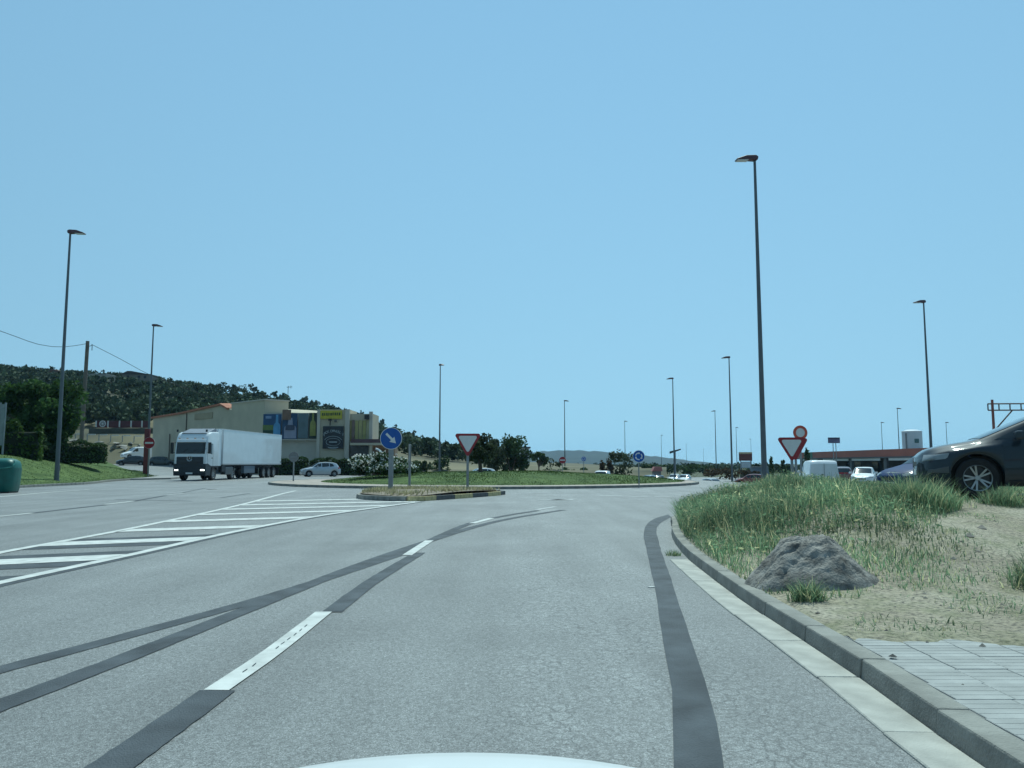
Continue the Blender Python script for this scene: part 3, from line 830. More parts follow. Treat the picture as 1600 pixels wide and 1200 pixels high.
# ridge pines that stand out against the sky
seedn = 100
for i, (px, ty, w, kind) in enumerate(((12, 571, 40, 0), (45, 569, 34, 0), (84, 573, 26, 0), (130, 580, 18, 0), (180, 583, 16, 0), (285, 594, 34, 1), (302, 597, 10, 1), (318, 598, 18, 1), (331, 598, 12, 1), (347, 596, 20, 1), (366, 602, 10, 1), (380, 601, 22, 1), (396, 600, 20, 1), (429, 609, 14, 1), (444, 614, 14, 1), (476, 619, 14, 1), (488, 626, 14, 1), (511, 631, 14, 1), (526, 636, 12, 1), (549, 643, 12, 1), (562, 642, 12, 1), (597, 655, 12, 0), (618, 664, 14, 0), (646, 673, 16, 0), (676, 683, 14, 0), (700, 694, 14, 0), (724, 701, 16, 0))):
    Yr, zr = ridge(px); Y = Yr - 4; top = at_y(px, ty, Y); gzv = hill_z(px, Y); h = max(2.6, top.z - gzv); wm = w * Y / FPX / 2
    rz_ = min(h * .36, wm * .75)
    tree('pine_tree', ['round crowned pine on the wooded part of the ridge', 'umbrella pine standing clear on the bare ridge above the warehouse'][kind], (top.x, Y, gzv), h, (wm, wm, rz_), h - 1.4 * rz_, 170, .62, leaf_p, seedn + i, 8, 'tree', ['pines on the wooded ridge', 'umbrella pines on the bare ridge'][kind], .42, .16, .15)

# houses on the ridge
def house(label, px0, px1, ytop, ybase, Y, roofc, wallc, gable=True):
    a = at_y(px0, ybase, Y); b = at_y(px1, ytop, Y); w = b.x - a.x; h = b.z - a.z
    root = empty('hill_house', ((a.x + b.x) / 2, Y, a.z - 2), 0, label, 'house')
    k = MB(); k.box((0, 3, 1 + h * .3), (w, 6, 2 + h * .6)); k.build('wall', wallc, root)
    k = MB(); zt = 2 + h * .6
    if gable: k.prism_y([(-w * .54, zt), (w * .54, zt), (w * .42, zt + .12), (-w * .15, zt + h * .42), (-w * .3, zt + h * .42)], -.3, 6.3)
    else: k.box((0, 3, zt + .12), (w + .4, 6.6, .24))
    k.build('roof', roofc, root)
    for s in (-.28, .12, .34):
        k = MB(); k.box((s * w, -.02, zt - .9), (w * .09, .08, .9)); k.build('window', dark_wall, root)
house('long dark roofed house on the ridge between the lamp columns', 190, 234, 580, 592, 262, M('slate_roof', (0.07, 0.06, 0.055), .8, .2), M('stone_wall', (0.22, 0.19, 0.15), .9, .2))
house('low house with brown tiled roof on the ridge behind the big tree', 76, 100, 577, 588, 256, M('brown_roof', (0.16, 0.09, 0.06), .8, .2), cream)
house('flat pale house on the ridge beside the wooden pole', 138, 166, 582, 590, 258, M('pale_roof', (0.38, 0.38, 0.37), .8, .1), cream_l, False)

# distant blue hills
fp = [(600, 714), (760, 710), (820, 707.5), (860, 704.5), (890, 703.5), (930, 705), (970, 708), (1030, 714), (1080, 720.5), (1110, 725), (1145, 729), (1200, 731), (1300, 733), (1600, 732), (1800, 731)]
k = MB(); rows = []
for Y, f in ((2000, -.1), (2150, .35), (2350, .8), (2550, 1.0), (2750, .92), (3000, .4)):
    row = []
    for p in np.arange(600, 1801, 8):
        z = EYE + (724 - np.interp(p, [a for a, b in fp], [b for a, b in fp])) * 2550 / FPX + 1.2 * math.sin(p * .21) + .9 * math.sin(p * .47 + Y)
        row.append(((p - 800) / FPX * 2550 * (Y / 2550) ** .5, Y, -1.3 + (z + 1.3) * f if f > 0 else -3))
    rows.append(row)
k.grid(rows)
tag(k.build('distant_hills', M('far_wood', (0.022, 0.036, 0.026), .95, .35, .012, .5, .05), smooth=True), kind='structure')

def belt():
    g = np.random.default_rng(77); C = []; S = []; Tt = []
    for _ in range(520):
        px = g.uniform(800, 1750); Y = g.uniform(230, 620); x = (px - 800) / FPX * Y; h = g.uniform(1.6, 3.4); w = h * g.uniform(.7, 1.3)
        P, t = crown_points(46, (w, w, h * .5), g, 6, .5, .1); P += np.array([x, Y, gz(x, Y) + h * .45]); C.append(P); S.append(np.full(46, .8)); Tt.append(t * g.uniform(.6, 1.2))
    o = obj('far_tree_belt', np_mesh('far_tree_belt', leaf_quads(np.concatenate(C), np.concatenate(S), g, 0, 1.3), 4, leaf_p, np.concatenate(Tt)))
    tag(o, 'far belt of low dark trees along the plain beyond the roundabout', 'woodland', kind='stuff')
belt()
# ------------------------------------------------------------------ planting by the roads
def hedge(label, p0, p1, w, h, z, mat, seed, n, leaf=.13, name='clipped_hedge', round_=0.0):
    g = np.random.default_rng(seed); p0, p1 = Vector((*p0, z)), Vector((*p1, z)); L = (p1 - p0).length; a = math.atan2(p1.y - p0.y, p1.x - p0.x)
    root = empty(name, (p0 + p1) / 2, a, label, 'hedge')
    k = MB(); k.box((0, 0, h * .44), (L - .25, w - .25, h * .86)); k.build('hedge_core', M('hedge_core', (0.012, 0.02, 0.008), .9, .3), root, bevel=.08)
    P = g.uniform(-.5, .5, (n, 3)) * np.array([L, w, h]); ax = g.integers(0, 5, n); sg = np.where(g.uniform(size=n) < .5, -.5, .5)
    f = ax < 2; P[f, 1] = sg[f] * w; f = ax == 2; P[f, 0] = sg[f] * L; f = ax >= 3; P[f, 2] = .5 * h
    P += g.normal(0, .05, (n, 3)); P[:, 2] += h / 2 + (.12 * np.sin(P[:, 0] * 1.9 + seed) + .1 * np.sin(P[:, 0] * 4.3)) * (P[:, 2] > 0) * (1 + round_ * 3)
    obj('foliage', np_mesh('foliage', leaf_quads(P, leaf * g.uniform(.6, 1.4, n), g), 4, mat, g.uniform(.6, 1.4, n)), root)
    return root
hedge('loose light green hedge at the top of the bank behind the container', (-40.5, 55.5), (-34.5, 58.6), 1.8, 2.3, 1.55, leaf_m, 31, 3000, .2, round_=1.0)
hedge('dark clipped hedge on the bank under the big tree', (-36.5, 62.5), (-33.2, 65.3), 1.5, 1.55, 1.3, leaf_d, 32, 2600, .13)
shrub('bank_shrub', 'dark shrub in the shade of the big tree on the bank', 'shrub', (-36.1, 60.4, 1.4), (1.5, 1.3, 1.1), 1600, .17, leaf_d, 33)
tree('broad_tree', 'broad dark leafy tree on the bank behind the lamp column', (-38.4, 64.5, 1.3), 7.0, (3.85, 3.2, 2.8), 2.2, 15000, .25, M('leaf_broad', (0.055, 0.10, 0.030), .7, .3, .5, attr=True, trans=.35, spec=.08), 41, 60, spread=.27, tr=.2, hollow=.3)
shrub('oleander_bush', 'broad oleander bush covered with white flowers on the roundabout', 'bush', (-8.0, 50.5, .3), (2.25, 1.6, .86), 4200, .15, leaf_d, 51, 30, flowers=620, spread=.3)
# olive and other trees beyond
olive_h = 2.6
tree('olive_tree', 'grey green olive tree standing on the roundabout lawn', (-2.1, 54.0, zi(-2.1, 54.0)), 2.5, (1.35, 1.2, .95), .9, 2600, .14, leaf_o, 61, 22, spread=.34, tr=.13, hollow=.2)
tree('olive_tree', 'tall bushy grey green tree right behind the olive tree', (-.05, 92, -.9), 5.4, (2.0, 2.0, 2.3), 1.0, 3000, .24, leaf_d, 62, 24, spread=.34, hollow=.2)
tree('olive_tree', 'slim grey green tree beside the bushy one beyond the lawn', (-2.0, 90, -.7), 4.9, (1.3, 1.3, 2.0), 1.0, 1800, .24, leaf_o, 63, 18, spread=.34, hollow=.2)
tree('umbrella_tree', 'small rounded dark tree on dry grass beyond the roundabout', (4.1, 120, -1.3), 4.2, (1.65, 1.6, 1.1), 2.1, 1500, .26, leaf_d, 64, 14, spread=.36, hollow=.2)
for i, (px, Y, w, ty, mt, lab) in enumerate(((690, 128, 30, 716, leaf_d, 'dark scrub bush at the foot of the hill behind the lamp column'), (662, 122, 26, 719, leaf_d, 'low scrub bush at the foot of the hill beside the clipped hedge'),
        (818, 108, 14, 725, leaf_r, 'brownish bush in front of the small white building'), (862, 128, 40, 721, leaf_o, 'low olive green bush beside the rounded dark tree'), (895, 132, 44, 726, leaf_d, 'low dark bush under the far no entry sign'),
        (966, 112, 46, 706, leaf_o, 'broad brownish green bush behind the roundabout sign'), (948, 110, 20, 719, leaf_r, 'small rusty bush beside the white van'), (1005, 140, 30, 722, leaf_d, 'dark bush behind the small parked cars'),
        (1085, 170, 60, 727, leaf_d, 'far dark thicket along the descending road'), (1120, 150, 56, 731, leaf_r, 'reddish brown thicket beside the descending road'), (1155, 130, 60, 732, leaf_r, 'rusty brown thicket behind the red car'), (1175, 160, 50, 730, leaf_d, 'dark green thicket near the fuel price board'), (1045, 190, 40, 726, leaf_d, 'far dark bushes beyond the parked cars'))):
    t = at_y(px, ty, Y); z0 = gz(t.x, Y); wm = w * Y / FPX / 2; hz = max(.6, (t.z - z0) / 1.9)
    shrub('roadside_bush', lab, 'bush', (t.x, Y, z0), (wm, wm * .8, hz), 700, .3, mt, 70 + i, 12, None, 3, .42)
for i, (px, Y, ty, w) in enumerate(((1206, 120, 714, 8), (1223, 140, 718, 8), (1230, 150, 726, 14), (1260, 118, 697, 10))):
    t = at_y(px, ty, Y); z0 = gz(t.x, Y); h = t.z - z0; wm = w * Y / FPX / 2
    tree('cypress', ['slim dark cypress beside the big lamp column', 'slim pointed cypress between the lamp column and give way sign', 'broad low cypress beside the give way sign', 'dark cypress beside the fuel station fascia'][i], (t.x, Y, z0), h, (wm, wm, h * .46), .6, 500, .3, leaf_d, 90 + i, 14, spread=.3, tr=.1, hollow=.1)
hedge('long dark clipped hedge before the bottle shop', (-27.6, 88.5), (-22.6, 88.2), 1.2, 1.75, .0, leaf_d, 35, 3200, .15)
hedge('dark clipped hedge below the black whisky sign', (-22.0, 88.2), (-15.6, 87.6), 1.2, 1.7, .0, leaf_d, 36, 3600, .15)
hedge('dark clipped hedge ending in a square block beside the oleander', (-14.5, 92), (-10.8, 91.6), 1.4, 1.65, -.35, leaf_d, 37, 2600, .15)

# ------------------------------------------------------------------ street lamps
LAMP_H = 16.0
def make_lamp():
    root = empty('street_lamp')
    k = MB(); k.tube((0, 0, 0), (0, 0, 15.86), .135, .062, 14, False); k.build('column', pole_m, root, smooth=True)
    k = MB(); k.lathe([(0, .05), (.2, .05), (.21, 0.0), (.21, -.3)], 14); k.lathe([(.137, 1.1), (.15, .06)], 14); k.build('base_flange', pole_m, root, smooth=True)
    k = MB(); k.prism_y([(-.14, 15.98), (-.02, 16.06), (.45, 16.03), (.92, 15.86), (.95, 15.80), (.38, 15.83), (-.10, 15.82)], -.17, .17)
    h = k.build('luminaire', lum_red, root, bevel=.02)
    k = MB(); k.prism_y([(.36, 15.795), (.90, 15.775), (.90, 15.80), (.36, 15.835)], -.15, .15); k.build('lens', lens_m, h)
    k = MB(); k.box((.07, .139, .8), (.10, .012, .34)); k.build('access_door', pole_m, root)
    return root
lamp0 = make_lamp(); first = True
def lamp(px, py, right, label, group=None, ang=None):
    global first
    z0 = 0.0
    for _ in range(6):
        p = on_z(px, py, LAMP_H + z0 - .05); z0 = 0.2 if p.x < -26 and p.y < 78 else (zv(p.x, p.y) if (p.y < 29 and p.x > 3) else gz(p.x, min(p.y, 2500)) + .04)
    o = lamp0 if first else copy_tree(lamp0); first = False
    o.location = (p.x, p.y, z0); o.rotation_euler = (0, 0, ang if ang is not None else (0 if right else math.pi))
    tag(o, label, 'street lamp', group or 'tall street lamps'); return o
lamp(110, 362, True, 'tall street lamp standing on the mown bank beside the green container')
lamp(240, 508, True, 'tall street lamp behind the no entry sign and red totem')
lamp(688, 570, True, 'tall street lamp rising between the arrow sign and the island give way sign', ang=R(-60))
lamp(1179, 247, False, 'street lamp with a thick column rising from the weeds beside the kerb', ang=R(185))
lamp(1443, 471, False, 'tall street lamp behind the bonnet of the dark car', ang=R(190))
lamp(1139, 558, False, 'street lamp beside the thick lamp column, standing by rusty thickets')
lamp(1051, 591, False, 'street lamp rising behind the roundabout sign')
lamp(882, 626, True, 'street lamp behind the far no entry sign')
for (px, py, rt, lab) in ((976, 658, True, 'distant street lamp above the brownish bush'), (1033, 680, True, 'distant street lamp beside the tilted board'), (1117, 642, False, 'distant street lamp above the descending road'),
        (1150, 668, True, 'distant street lamp beside the fuel price board'), (1072, 694, True, 'far off street lamp above the blue hill slope'), (1099, 702, True, 'very far street lamp low over the blue hill'), (1173, 686, False, 'distant street lamp behind the fuel price board'),
        (1402, 638, True, 'street lamp rising behind the fuel station roof beside the white tank'), (1377, 660, True, 'street lamp behind the middle of the fuel station roof'), (1478, 660, True, 'street lamp above the bonnet of the dark car, beside the tall column')):
    lamp(px, py, rt, lab)

# ------------------------------------------------------------------ traffic signs
def disc(k, r, y, n=36, r0=0.0):
    P = [(r * math.cos(2 * math.pi * i / n), y, r * math.sin(2 * math.pi * i / n)) for i in range(n)]
    if r0:
        P += [(r0 * math.cos(2 * math.pi * i / n), y, r0 * math.sin(2 * math.pi * i / n)) for i in range(n)]
        k.add(P, [(i, (i + 1) % n, n + (i + 1) % n, n + i) for i in range(n)])
    else: k.add(P, [tuple(range(n))])
def disc_plate(k, r, t, n=36): k.lathe([(0, t), (r, t), (r, 0), (0, 0)], n, 'y')
def post(root, h, w=.08, mat=None, d=None):
    dd = d or w * .6; k = MB(); k.box((0, .024 + dd / 2, h / 2 - .15), (w, dd, h + .3)); k.build('post', mat or steel, root, bevel=.008)
def flat_poly(k, pts, y): k.add([(x, y, z) for x, z in pts], [tuple(range(len(pts)))])
def tri(s, cz):   # downward triangle, rounded corners, side s
    R_ = s / math.sqrt(3); out = []
    for a in (150, 30, -90):
        c = (R_ * .86 * math.cos(R(a)), R_ * .86 * math.sin(R(a)))
        for b in (60, 20, -20, -60) if True else ():
            out.append((c[0] + R_ * .14 * math.cos(R(a + b)), cz + c[1] + R_ * .14 * math.sin(R(a + b))))
    return out
def sign_round(name, label, base, zc, r, kind, postw=.08, rz=0.0, mat=None):
    root = empty(name, base, rz, label, 'road sign')
    post(root, zc - base[2] + r * .6, postw, mat)
    z = zc - base[2]
    pl = empty('p'); bpy.data.objects.remove(pl)
    def part(nm, fn, m, par=root):
        k = MB(); fn(k); k.v = [(x, y, zz + z) for x, y, zz in k.v]; return k.build(nm, m, par)
    back = part('plate', lambda k: disc_plate(k, r, .02), s_back if kind == 'back' else s_white)
    if kind == 'back':
        part('clamp', lambda k: k.box((0, -.02, 0), (r * 1.2, .03, .06)), steel, back); return root
    y = -.004
    if kind in ('arrow', 'roundabout'):
        part('face', lambda k: disc(k, r * .945, y), s_blue, back)
    if kind == 'arrow':
        def ar(k):
            a = R(-45); s = r * .62
            pts = [(-1.0, .17), (-1.0, -.17), (.18, -.17), (.18, -.52), (1.02, 0), (.18, .52), (.18, .17)]
            P = [((u * math.cos(a) - v * math.sin(a)) * s, (u * math.sin(a) + v * math.cos(a)) * s) for u, v in pts]
            k.add([(x, y - .004, zz) for x, zz in P], [(0, 1, 2, 6), (3, 4, 2), (2, 4, 6), (4, 5, 6)])
        part('arrow', ar, s_white, back)
    if kind == 'roundabout':
        for j in range(3):
            def ra(k, j=j):
                a0 = R(90 + 120 * j); n = 7; P = []
                for i in range(n + 1):
                    a = a0 + R(75) * i / n; P.append((math.cos(a) * r * .62, y - .004, math.sin(a) * r * .62)); P.append((math.cos(a) * r * .44, y - .004, math.sin(a) * r * .44))
                k.add(P, [(2 * i, 2 * i + 1, 2 * i + 3, 2 * i + 2) for i in range(n)])
                a = a0; b = a0 - R(28); k.add([(math.cos(a) * r * .74, y - .004, math.sin(a) * r * .74), (math.cos(a) * r * .32, y - .004, math.sin(a) * r * .32), (math.cos(b) * r * .54, y - .004, math.sin(b) * r * .54)], [(0, 1, 2)])
            part('arrow', ra, s_white, back)
    if kind == 'noentry':
        part('face', lambda k: disc(k, r * .97, y), s_red, back)
        part('bar', lambda k: flat_poly(k, [(-r * .72, -r * .15), (r * .72, -r * .15), (r * .72, r * .15), (-r * .72, r * .15)], y - .004), s_white, back)
    if kind == 'closed':
        part('rim', lambda k: disc(k, r * .99, y, 36, r * .62), M('sign_red_orange', (0.50, 0.085, 0.05), .4, .1, 5), back)
    return root
def sign_tri(name, label, base, zc, s, rz=0.0, postw=.08):
    root = empty(name, base, rz, label, 'road sign'); z = zc - base[2]
    post(root, z + s * .1, postw)
    def pl(nm, sc, y, m, par, t=0.0):
        k = MB(); P = tri(s * sc, z + (0 if sc == 1 else 0))
        if t: k.prism_y(P, y, y + t)
        else: flat_poly(k, P[::-1], y)
        return k.build(nm, m, par)
    b = pl('plate', 1.0, 0, s_red, root, .02); pl('face', .72, -.004, s_white, b); return root
p = at_y(611, 685, 33.0); sign_round('arrow_sign', 'round blue keep right sign with white arrow on the splitter island', (p.x, 33, zs(p.x, 33) - .05), p.z, .455, 'arrow', .19)
p = at_y(731, 690, 32.4); sign_tri('give_way_sign', 'give way triangle on the kerbed splitter island', (p.x, 32.4, zs(p.x, 32.4) - .05), p.z, .99, R(6), .1)
p = at_y(998, 713, 43.2); sign_round('roundabout_sign', 'blue roundabout sign with circling white arrows on the central island', (p.x, 43.2, .13), p.z, .325, 'roundabout', .06)
p = at_y(233, 692, 70); sign_round('no_entry_sign', 'red no entry sign on the paved tip by the red totem', (p.x, 70, .12), p.z, .5, 'noentry', .12)
p = at_y(879, 719, 96); sign_round('no_entry_sign', 'small far no entry sign beyond the roundabout lawn', (p.x, 96, gz(p.x, 96)), p.z, .42, 'noentry', .08)
p = at_y(912, 717, 105); sign_round('blue_sign', 'small far round blue sign beyond the lawn', (p.x, 105, gz(p.x, 105)), p.z, .32, 'roundabout', .08)
p = at_y(459, 714, 52.5); sign_round('sign_back', 'grey back of a round sign at the end of the island', (p.x, 52.5, .13), p.z, .33, 'back', .09)
p = at_y(1237, 696.5, 29.3); bz = zv(p.x, 29.3); sign_tri('give_way_sign', 'give way triangle standing in the weeds near the white van', (p.x, 29.3, bz - .05), p.z, .93, R(-8), .1)
p = at_y(1242, 697, 31.5); sign_tri('give_way_sign', 'second give way triangle just behind the one in the weeds', (p.x, 31.5, gz(p.x, 31.5)), p.z, .93, R(-35), .09)
p = at_y(1250.5, 676, 35); sign_round('prohibition_sign', 'round red rimmed white sign above the give way triangle', (p.x, 35, gz(p.x, 35)), p.z, .315, 'closed', .08)
# slim post on the splitter island with an edge-on plate
p = at_y(640, 720, 34.2); root = empty('edge_on_sign', (p.x, 34.2, zs(p.x, 34.2) - .05), 0, 'slim dark post with a plate seen edge on behind the arrow sign', 'road sign')
post(root, 1.9, .10); k = MB(); k.box((0, -.02, 1.55), (.04, .6, .75)); k.build('plate', s_back, root)
# red totem behind the no entry sign
p = at_y(229.5, 700, 78); root = empty('red_totem', (p.x, 78, .1), 0, 'slim dark red totem behind the no entry sign', 'totem')
k = MB(); k.box((0, 0, 2.3), (.5, .25, 4.5)); k.build('panel', M('totem_red', (0.13, 0.025, 0.03), .5, .15, 2), root, bevel=.02)
k = MB(); k.box((0, 0, .02), (.8, .5, .2)); k.build('foot', conc, root)

# green recycling container
def bin_():
    p = on_z(4, 770.5); root = empty('recycling_container', (p.x - .28, p.y + .45, .0), R(8), 'dark green recycling container with a scooped rim on the roadside', 'container')
    gm = M('green_plastic', (0.012, 0.105, 0.085), .45, .15, 3); gl = M('green_rim', (0.05, 0.20, 0.165), .4, .1, 3)
    k = MB(); rows = []
    n = 28
    for z, s in ((.06, .86), (.1, .9), (.5, .95), (1.0, .99), (1.08, 1.0)):
        rows.append([(s * .62 * math.copysign(abs(math.cos(a)) ** .55, math.cos(a)), s * .60 * math.copysign(abs(math.sin(a)) ** .55, math.sin(a)), z) for a in np.linspace(0, 2 * math.pi, n + 1)])
    k.grid(rows); k.add([r for r in rows[0][:-1]], [tuple(range(n - 1, -1, -1))]); b = k.build('body', gm, root, smooth=True)
    k = MB(); rows = []
    for z, s in ((1.07, 1.0), (1.25, .98), (1.38, .9), (1.47, .7), (1.52, .4), (1.53, .02)):
        rows.append([(s * .60 * math.copysign(abs(math.cos(a)) ** .55, math.cos(a)), s * .58 * math.copysign(abs(math.sin(a)) ** .55, math.sin(a)), z) for a in np.linspace(0, 2 * math.pi, n + 1)])
    k.grid(rows); k.build('lid', gm, root, smooth=True)
    k = MB(); P = [(.615 * math.copysign(abs(math.cos(a)) ** .5, math.cos(a)), -.595 - .02, 1.1 + .16 * (abs(math.cos(a)) ** 2.5) + .0 * a) for a in np.linspace(R(182), R(358), 16)]
    P = [Vector((.63 * math.cos(a), -.60, 1.20 + .17 * math.sin(a) * .7)) for a in np.linspace(R(180), R(360), 14)] + [Vector((.64, -.5, 1.30)), Vector((.60, -.48, 1.42))]
    for a, c in zip(P[:-1], P[1:]): k.tube(a, c, .03, .03, 6)
    k.build('rim', gl, root)
    k = MB(); k.box((0, 0, .04), (.9, .9, .1)); k.build('foot', blackp, root)
bin_()
# galvanised twin post
p = at_y(4, 636, 56); root = empty('twin_post', (p.x, 56, 1.3), R(10), 'galvanised twin post rising behind the hedge on the bank', 'post')
for s in (-.17, .17):
    k = MB(); k.tube((s, 0, 0), (s + .03, 0, 4.3 - abs(s) * .3), .07, .07, 10); k.build('tube', steel, root, smooth=True)
k = MB(); k.box((0.02, .0, 2.7), (.25, .05, 2.9)); k.build('panel', steel, root)

# wooden utility pole with cables
UP = at_y(137, 533, 92); ub = hill_z(137, 128) - .2
root = empty('utility_pole', (UP.x, 92, .6), 0, 'wooden utility pole carrying cables before the hillside', 'utility pole')
k = MB(); k.tube((-.15, 0, 0), (0, 0, UP.z - .6), .24, .20, 12); k.build('shaft', M('weathered_wood', (0.16, 0.13, 0.11), .9, .25, 2, .5, 15), root, smooth=True)
k = MB(); k.tube((.2, 0, UP.z - 1.2), (.55, 0, UP.z - 1.1), .03, .03, 6); k.tube((.55, 0, UP.z - 1.7), (.55, 0, UP.z - 1.0), .04, .04, 6); k.build('bracket', blackp, root)
def cable(label, pts, r=.03):
    k = MB(); P = smooth_path(pts, 2.0)
    for a, b in zip(P[:-1], P[1:]): k.tube(a, b, r, r, 5, False)
    o = k.build('cable', blackp); tag(o, label, 'cable'); return o
cable('sagging cable running from the wooden pole out over the bank', [at_y(-120, 478, 70), at_y(0, 517, 78), at_y(60, 538, 84), at_y(100, 542, 88), at_y(135, 537, 92)])
cable('cable descending from the wooden pole towards the warehouse', [at_y(143, 538, 92), at_y(190, 562, 98), at_y(235, 586, 104), at_y(290, 606, 112), at_y(345, 628, 118)])
# red fence with white posts on the bank
Yf = 150
a = at_y(148, 663, Yf); b = at_y(234, 665, Yf); zf = a.z - .85
root = empty('red_fence', (a.x, Yf, zf), 0, 'dark red fence with white posts above the cut bank', 'fence')
W = b.x - a.x; redf = M('fence_red', (0.085, 0.022, 0.025), .7, .2, 1)
wm_ = M('fence_white', (0.6, 0.6, 0.58), .7, .1, 2)
pxp = [150.5, 169, 187, 205, 222]
xs_ = [(q - 148) / (234 - 148) * W for q in pxp]
for i in range(len(xs_)):
    x0 = xs_[i] + .12; x1 = (xs_[i + 1] if i + 1 < len(xs_) else W) - .12
    k = MB(); k.box(((x0 + x1) / 2, 0, .85), (x1 - x0, .06, 1.3)); k.build('panel', redf, root)
for x in xs_:
    k = MB(); k.box((x, -.05, .95), (.24, .14, 1.15)); k.build('post', wm_, root)
xw = (160.5 - 148) / 86 * W
k = MB(); k.lathe([(.62, -.1), (.62, -.04), (.46, -.04), (.46, -.1), (.62, -.1)], 20, 'y', (xw, 0, .95))
for j in range(4):
    c_, s_ = math.cos(j * math.pi / 4), math.sin(j * math.pi / 4); k.tube((xw - .5 * c_, -.08, .95 - .5 * s_), (xw + .5 * c_, -.08, .95 + .5 * s_), .045, .045, 6)
k.build('wheel_emblem', wm_, root)
k = MB(); k.box((W / 2, .6, -1.4), (W + 2, 1.4, 3.0)); k.build('plinth', M('terrace_wall', (0.075, 0.075, 0.055), .9, .25, .8, .4, 5), root)
# white-topped wall below it
Yw = 141; a = at_y(98, 677, Yw); b = at_y(226, 681.5, Yw)
root = empty('road_barrier', ((a.x + b.x) / 2, Yw, a.z - .9), 0, 'low barrier with white rail sections along the cut bank', 'barrier')
n = 7; W = b.x - a.x
for i in range(n):
    k = MB(); x = -W / 2 + (i + .5) * W / n; zz = .85 - (i / n) * (a.z - b.z)
    k.box((x, 0, zz), (W / n * .62, .12, .16), 0); k.build('rail', wm_, root)
    k = MB(); k.box((x - W / n * .4, .05, zz - 1.2), (.12, .12, 2.4)); k.build('post', steel, root)

# ------------------------------------------------------------------ bottle shop and warehouse
def text_mesh(s, size, mat, name):
    cu = bpy.data.curves.new(name, 'FONT'); cu.body = s; cu.size = size; cu.align_x = 'CENTER'; cu.extrude = .01
    t = bpy.data.objects.new('t', cu); col.objects.link(t)
    dg = bpy.context.evaluated_depsgraph_get(); me = bpy.data.meshes.new_from_object(t.evaluated_get(dg))
    bpy.data.objects.remove(t); me.materials.clear(); me.materials.append(mat); return me
C0 = Vector((-29.45, 95.0, 0))
bld = empty('bottle_shop', (-23, 95, 0), 0, 'cream bottle shop and warehouse with drink advertisements on its front', 'building')
def bp(name, mb, mat, par=None, **kw):
    o = mb.build(name, mat, None, **kw); o.parent = par or bld; o.matrix_parent_inverse = Matrix.Translation((23, -95, 0)); return o
d45 = Vector((-.7071, .7071, 0)); n45 = Vector((.7071, .7071, 0))
def P45(t, s=0): q = C0 + d45 * t + n45 * s; return (q.x, q.y)
k = MB(); k.prism([P45(0), P45(8.7), P45(8.7, 3.1), P45(0, 3.1)], -1, 8.8); bp('wall', k, cream)
k = MB(); k.prism([P45(-.12, -.12), P45(8.8, -.12), P45(8.8, 3.2), P45(-.12, 3.2)], 8.8, 8.95); bp('coping', k, cream_l)
def wedge(t0, t1, z0, z1, s0, s1, base=-1.0):
    A = P45(t0, s0); B = P45(t1, s0); Cc = P45(t1, s1); D = P45(t0, s1)
    P = [(*A, base), (*B, base), (*Cc, base), (*D, base), (*A, z0), (*B, z1), (*Cc, z1), (*D, z0)]
    return MB().add(P, [(0, 1, 2, 3), (7, 6, 5, 4), (0, 4, 5, 1), (1, 5, 6, 2), (2, 6, 7, 3), (3, 7, 4, 0)])
bp('wall', wedge(8.72, 11.6, 8.1, 8.75, .01, 14), cream)
bp('wall', wedge(11.62, 23.0, 8.75, 8.25, .01, 14), cream)
bp('wall', wedge(23.02, 34.0, 8.2, 8.0, .01, 14), cream)
for (t0, t1, z0, z1) in ((9.4, 11.6, 8.3, 8.98), (11.6, 23.0, 8.98, 8.42), (23.02, 34.3, 8.40, 8.15)):
    k = wedge(t0, t1, z0, z1, -.25, 14.2, 8.0); 
    A = P45(t0, -.25); B = P45(t1, -.25); Cc = P45(t1, 5); D = P45(t0, 5)
    k = MB().add([(*A, z0 - .2), (*B, z1 - .2), (*B, z1 + .05), (*A, z0 + .05), (*D, z0 + .35), (*Cc, z1 + .35), (*D, z0 - .2), (*Cc, z1 - .2)], [(0, 1, 2, 3), (3, 2, 5, 4), (0, 3, 4, 6), (1, 7, 5, 2), (0, 6, 7, 1), (4, 5, 7, 6)])
    rf = bp('roof', k, rooft)
    L_ = t1 - t0; nrib = max(4, int(L_ / .45))
    for j in range(nrib):   # tile ends along the eave
        t = t0 + (j + .5) * L_ / nrib; zz = lerp(z0, z1, (j + .5) / nrib)
        q0 = P45(t, -.3); q1 = P45(t, 4.9); kk = MB(); kk.tube((*q0, zz + .05), (*q1, zz + .36), .11, .11, 6)
        bp('roof_tile', kk, rooft, rf)
k = MB(); k.prism([P45(14, -.06), P45(19.5, -.06), P45(19.5, .05), P45(14, .05)], 7.2, 8.0); bp('faded_wall_panel', k, M('faded_panel', (0.33, 0.28, 0.19), .9, .12, .8))
for t in (22.0, 27.5):
    k = MB(); q = P45(t, -.08); k.tube((*q, -.5), (*q, 5.5 if t > 25 else 8.2), .07, .07, 6); bp('downpipe', k, M('pipe_brown', (0.12, 0.10, 0.08), .7))
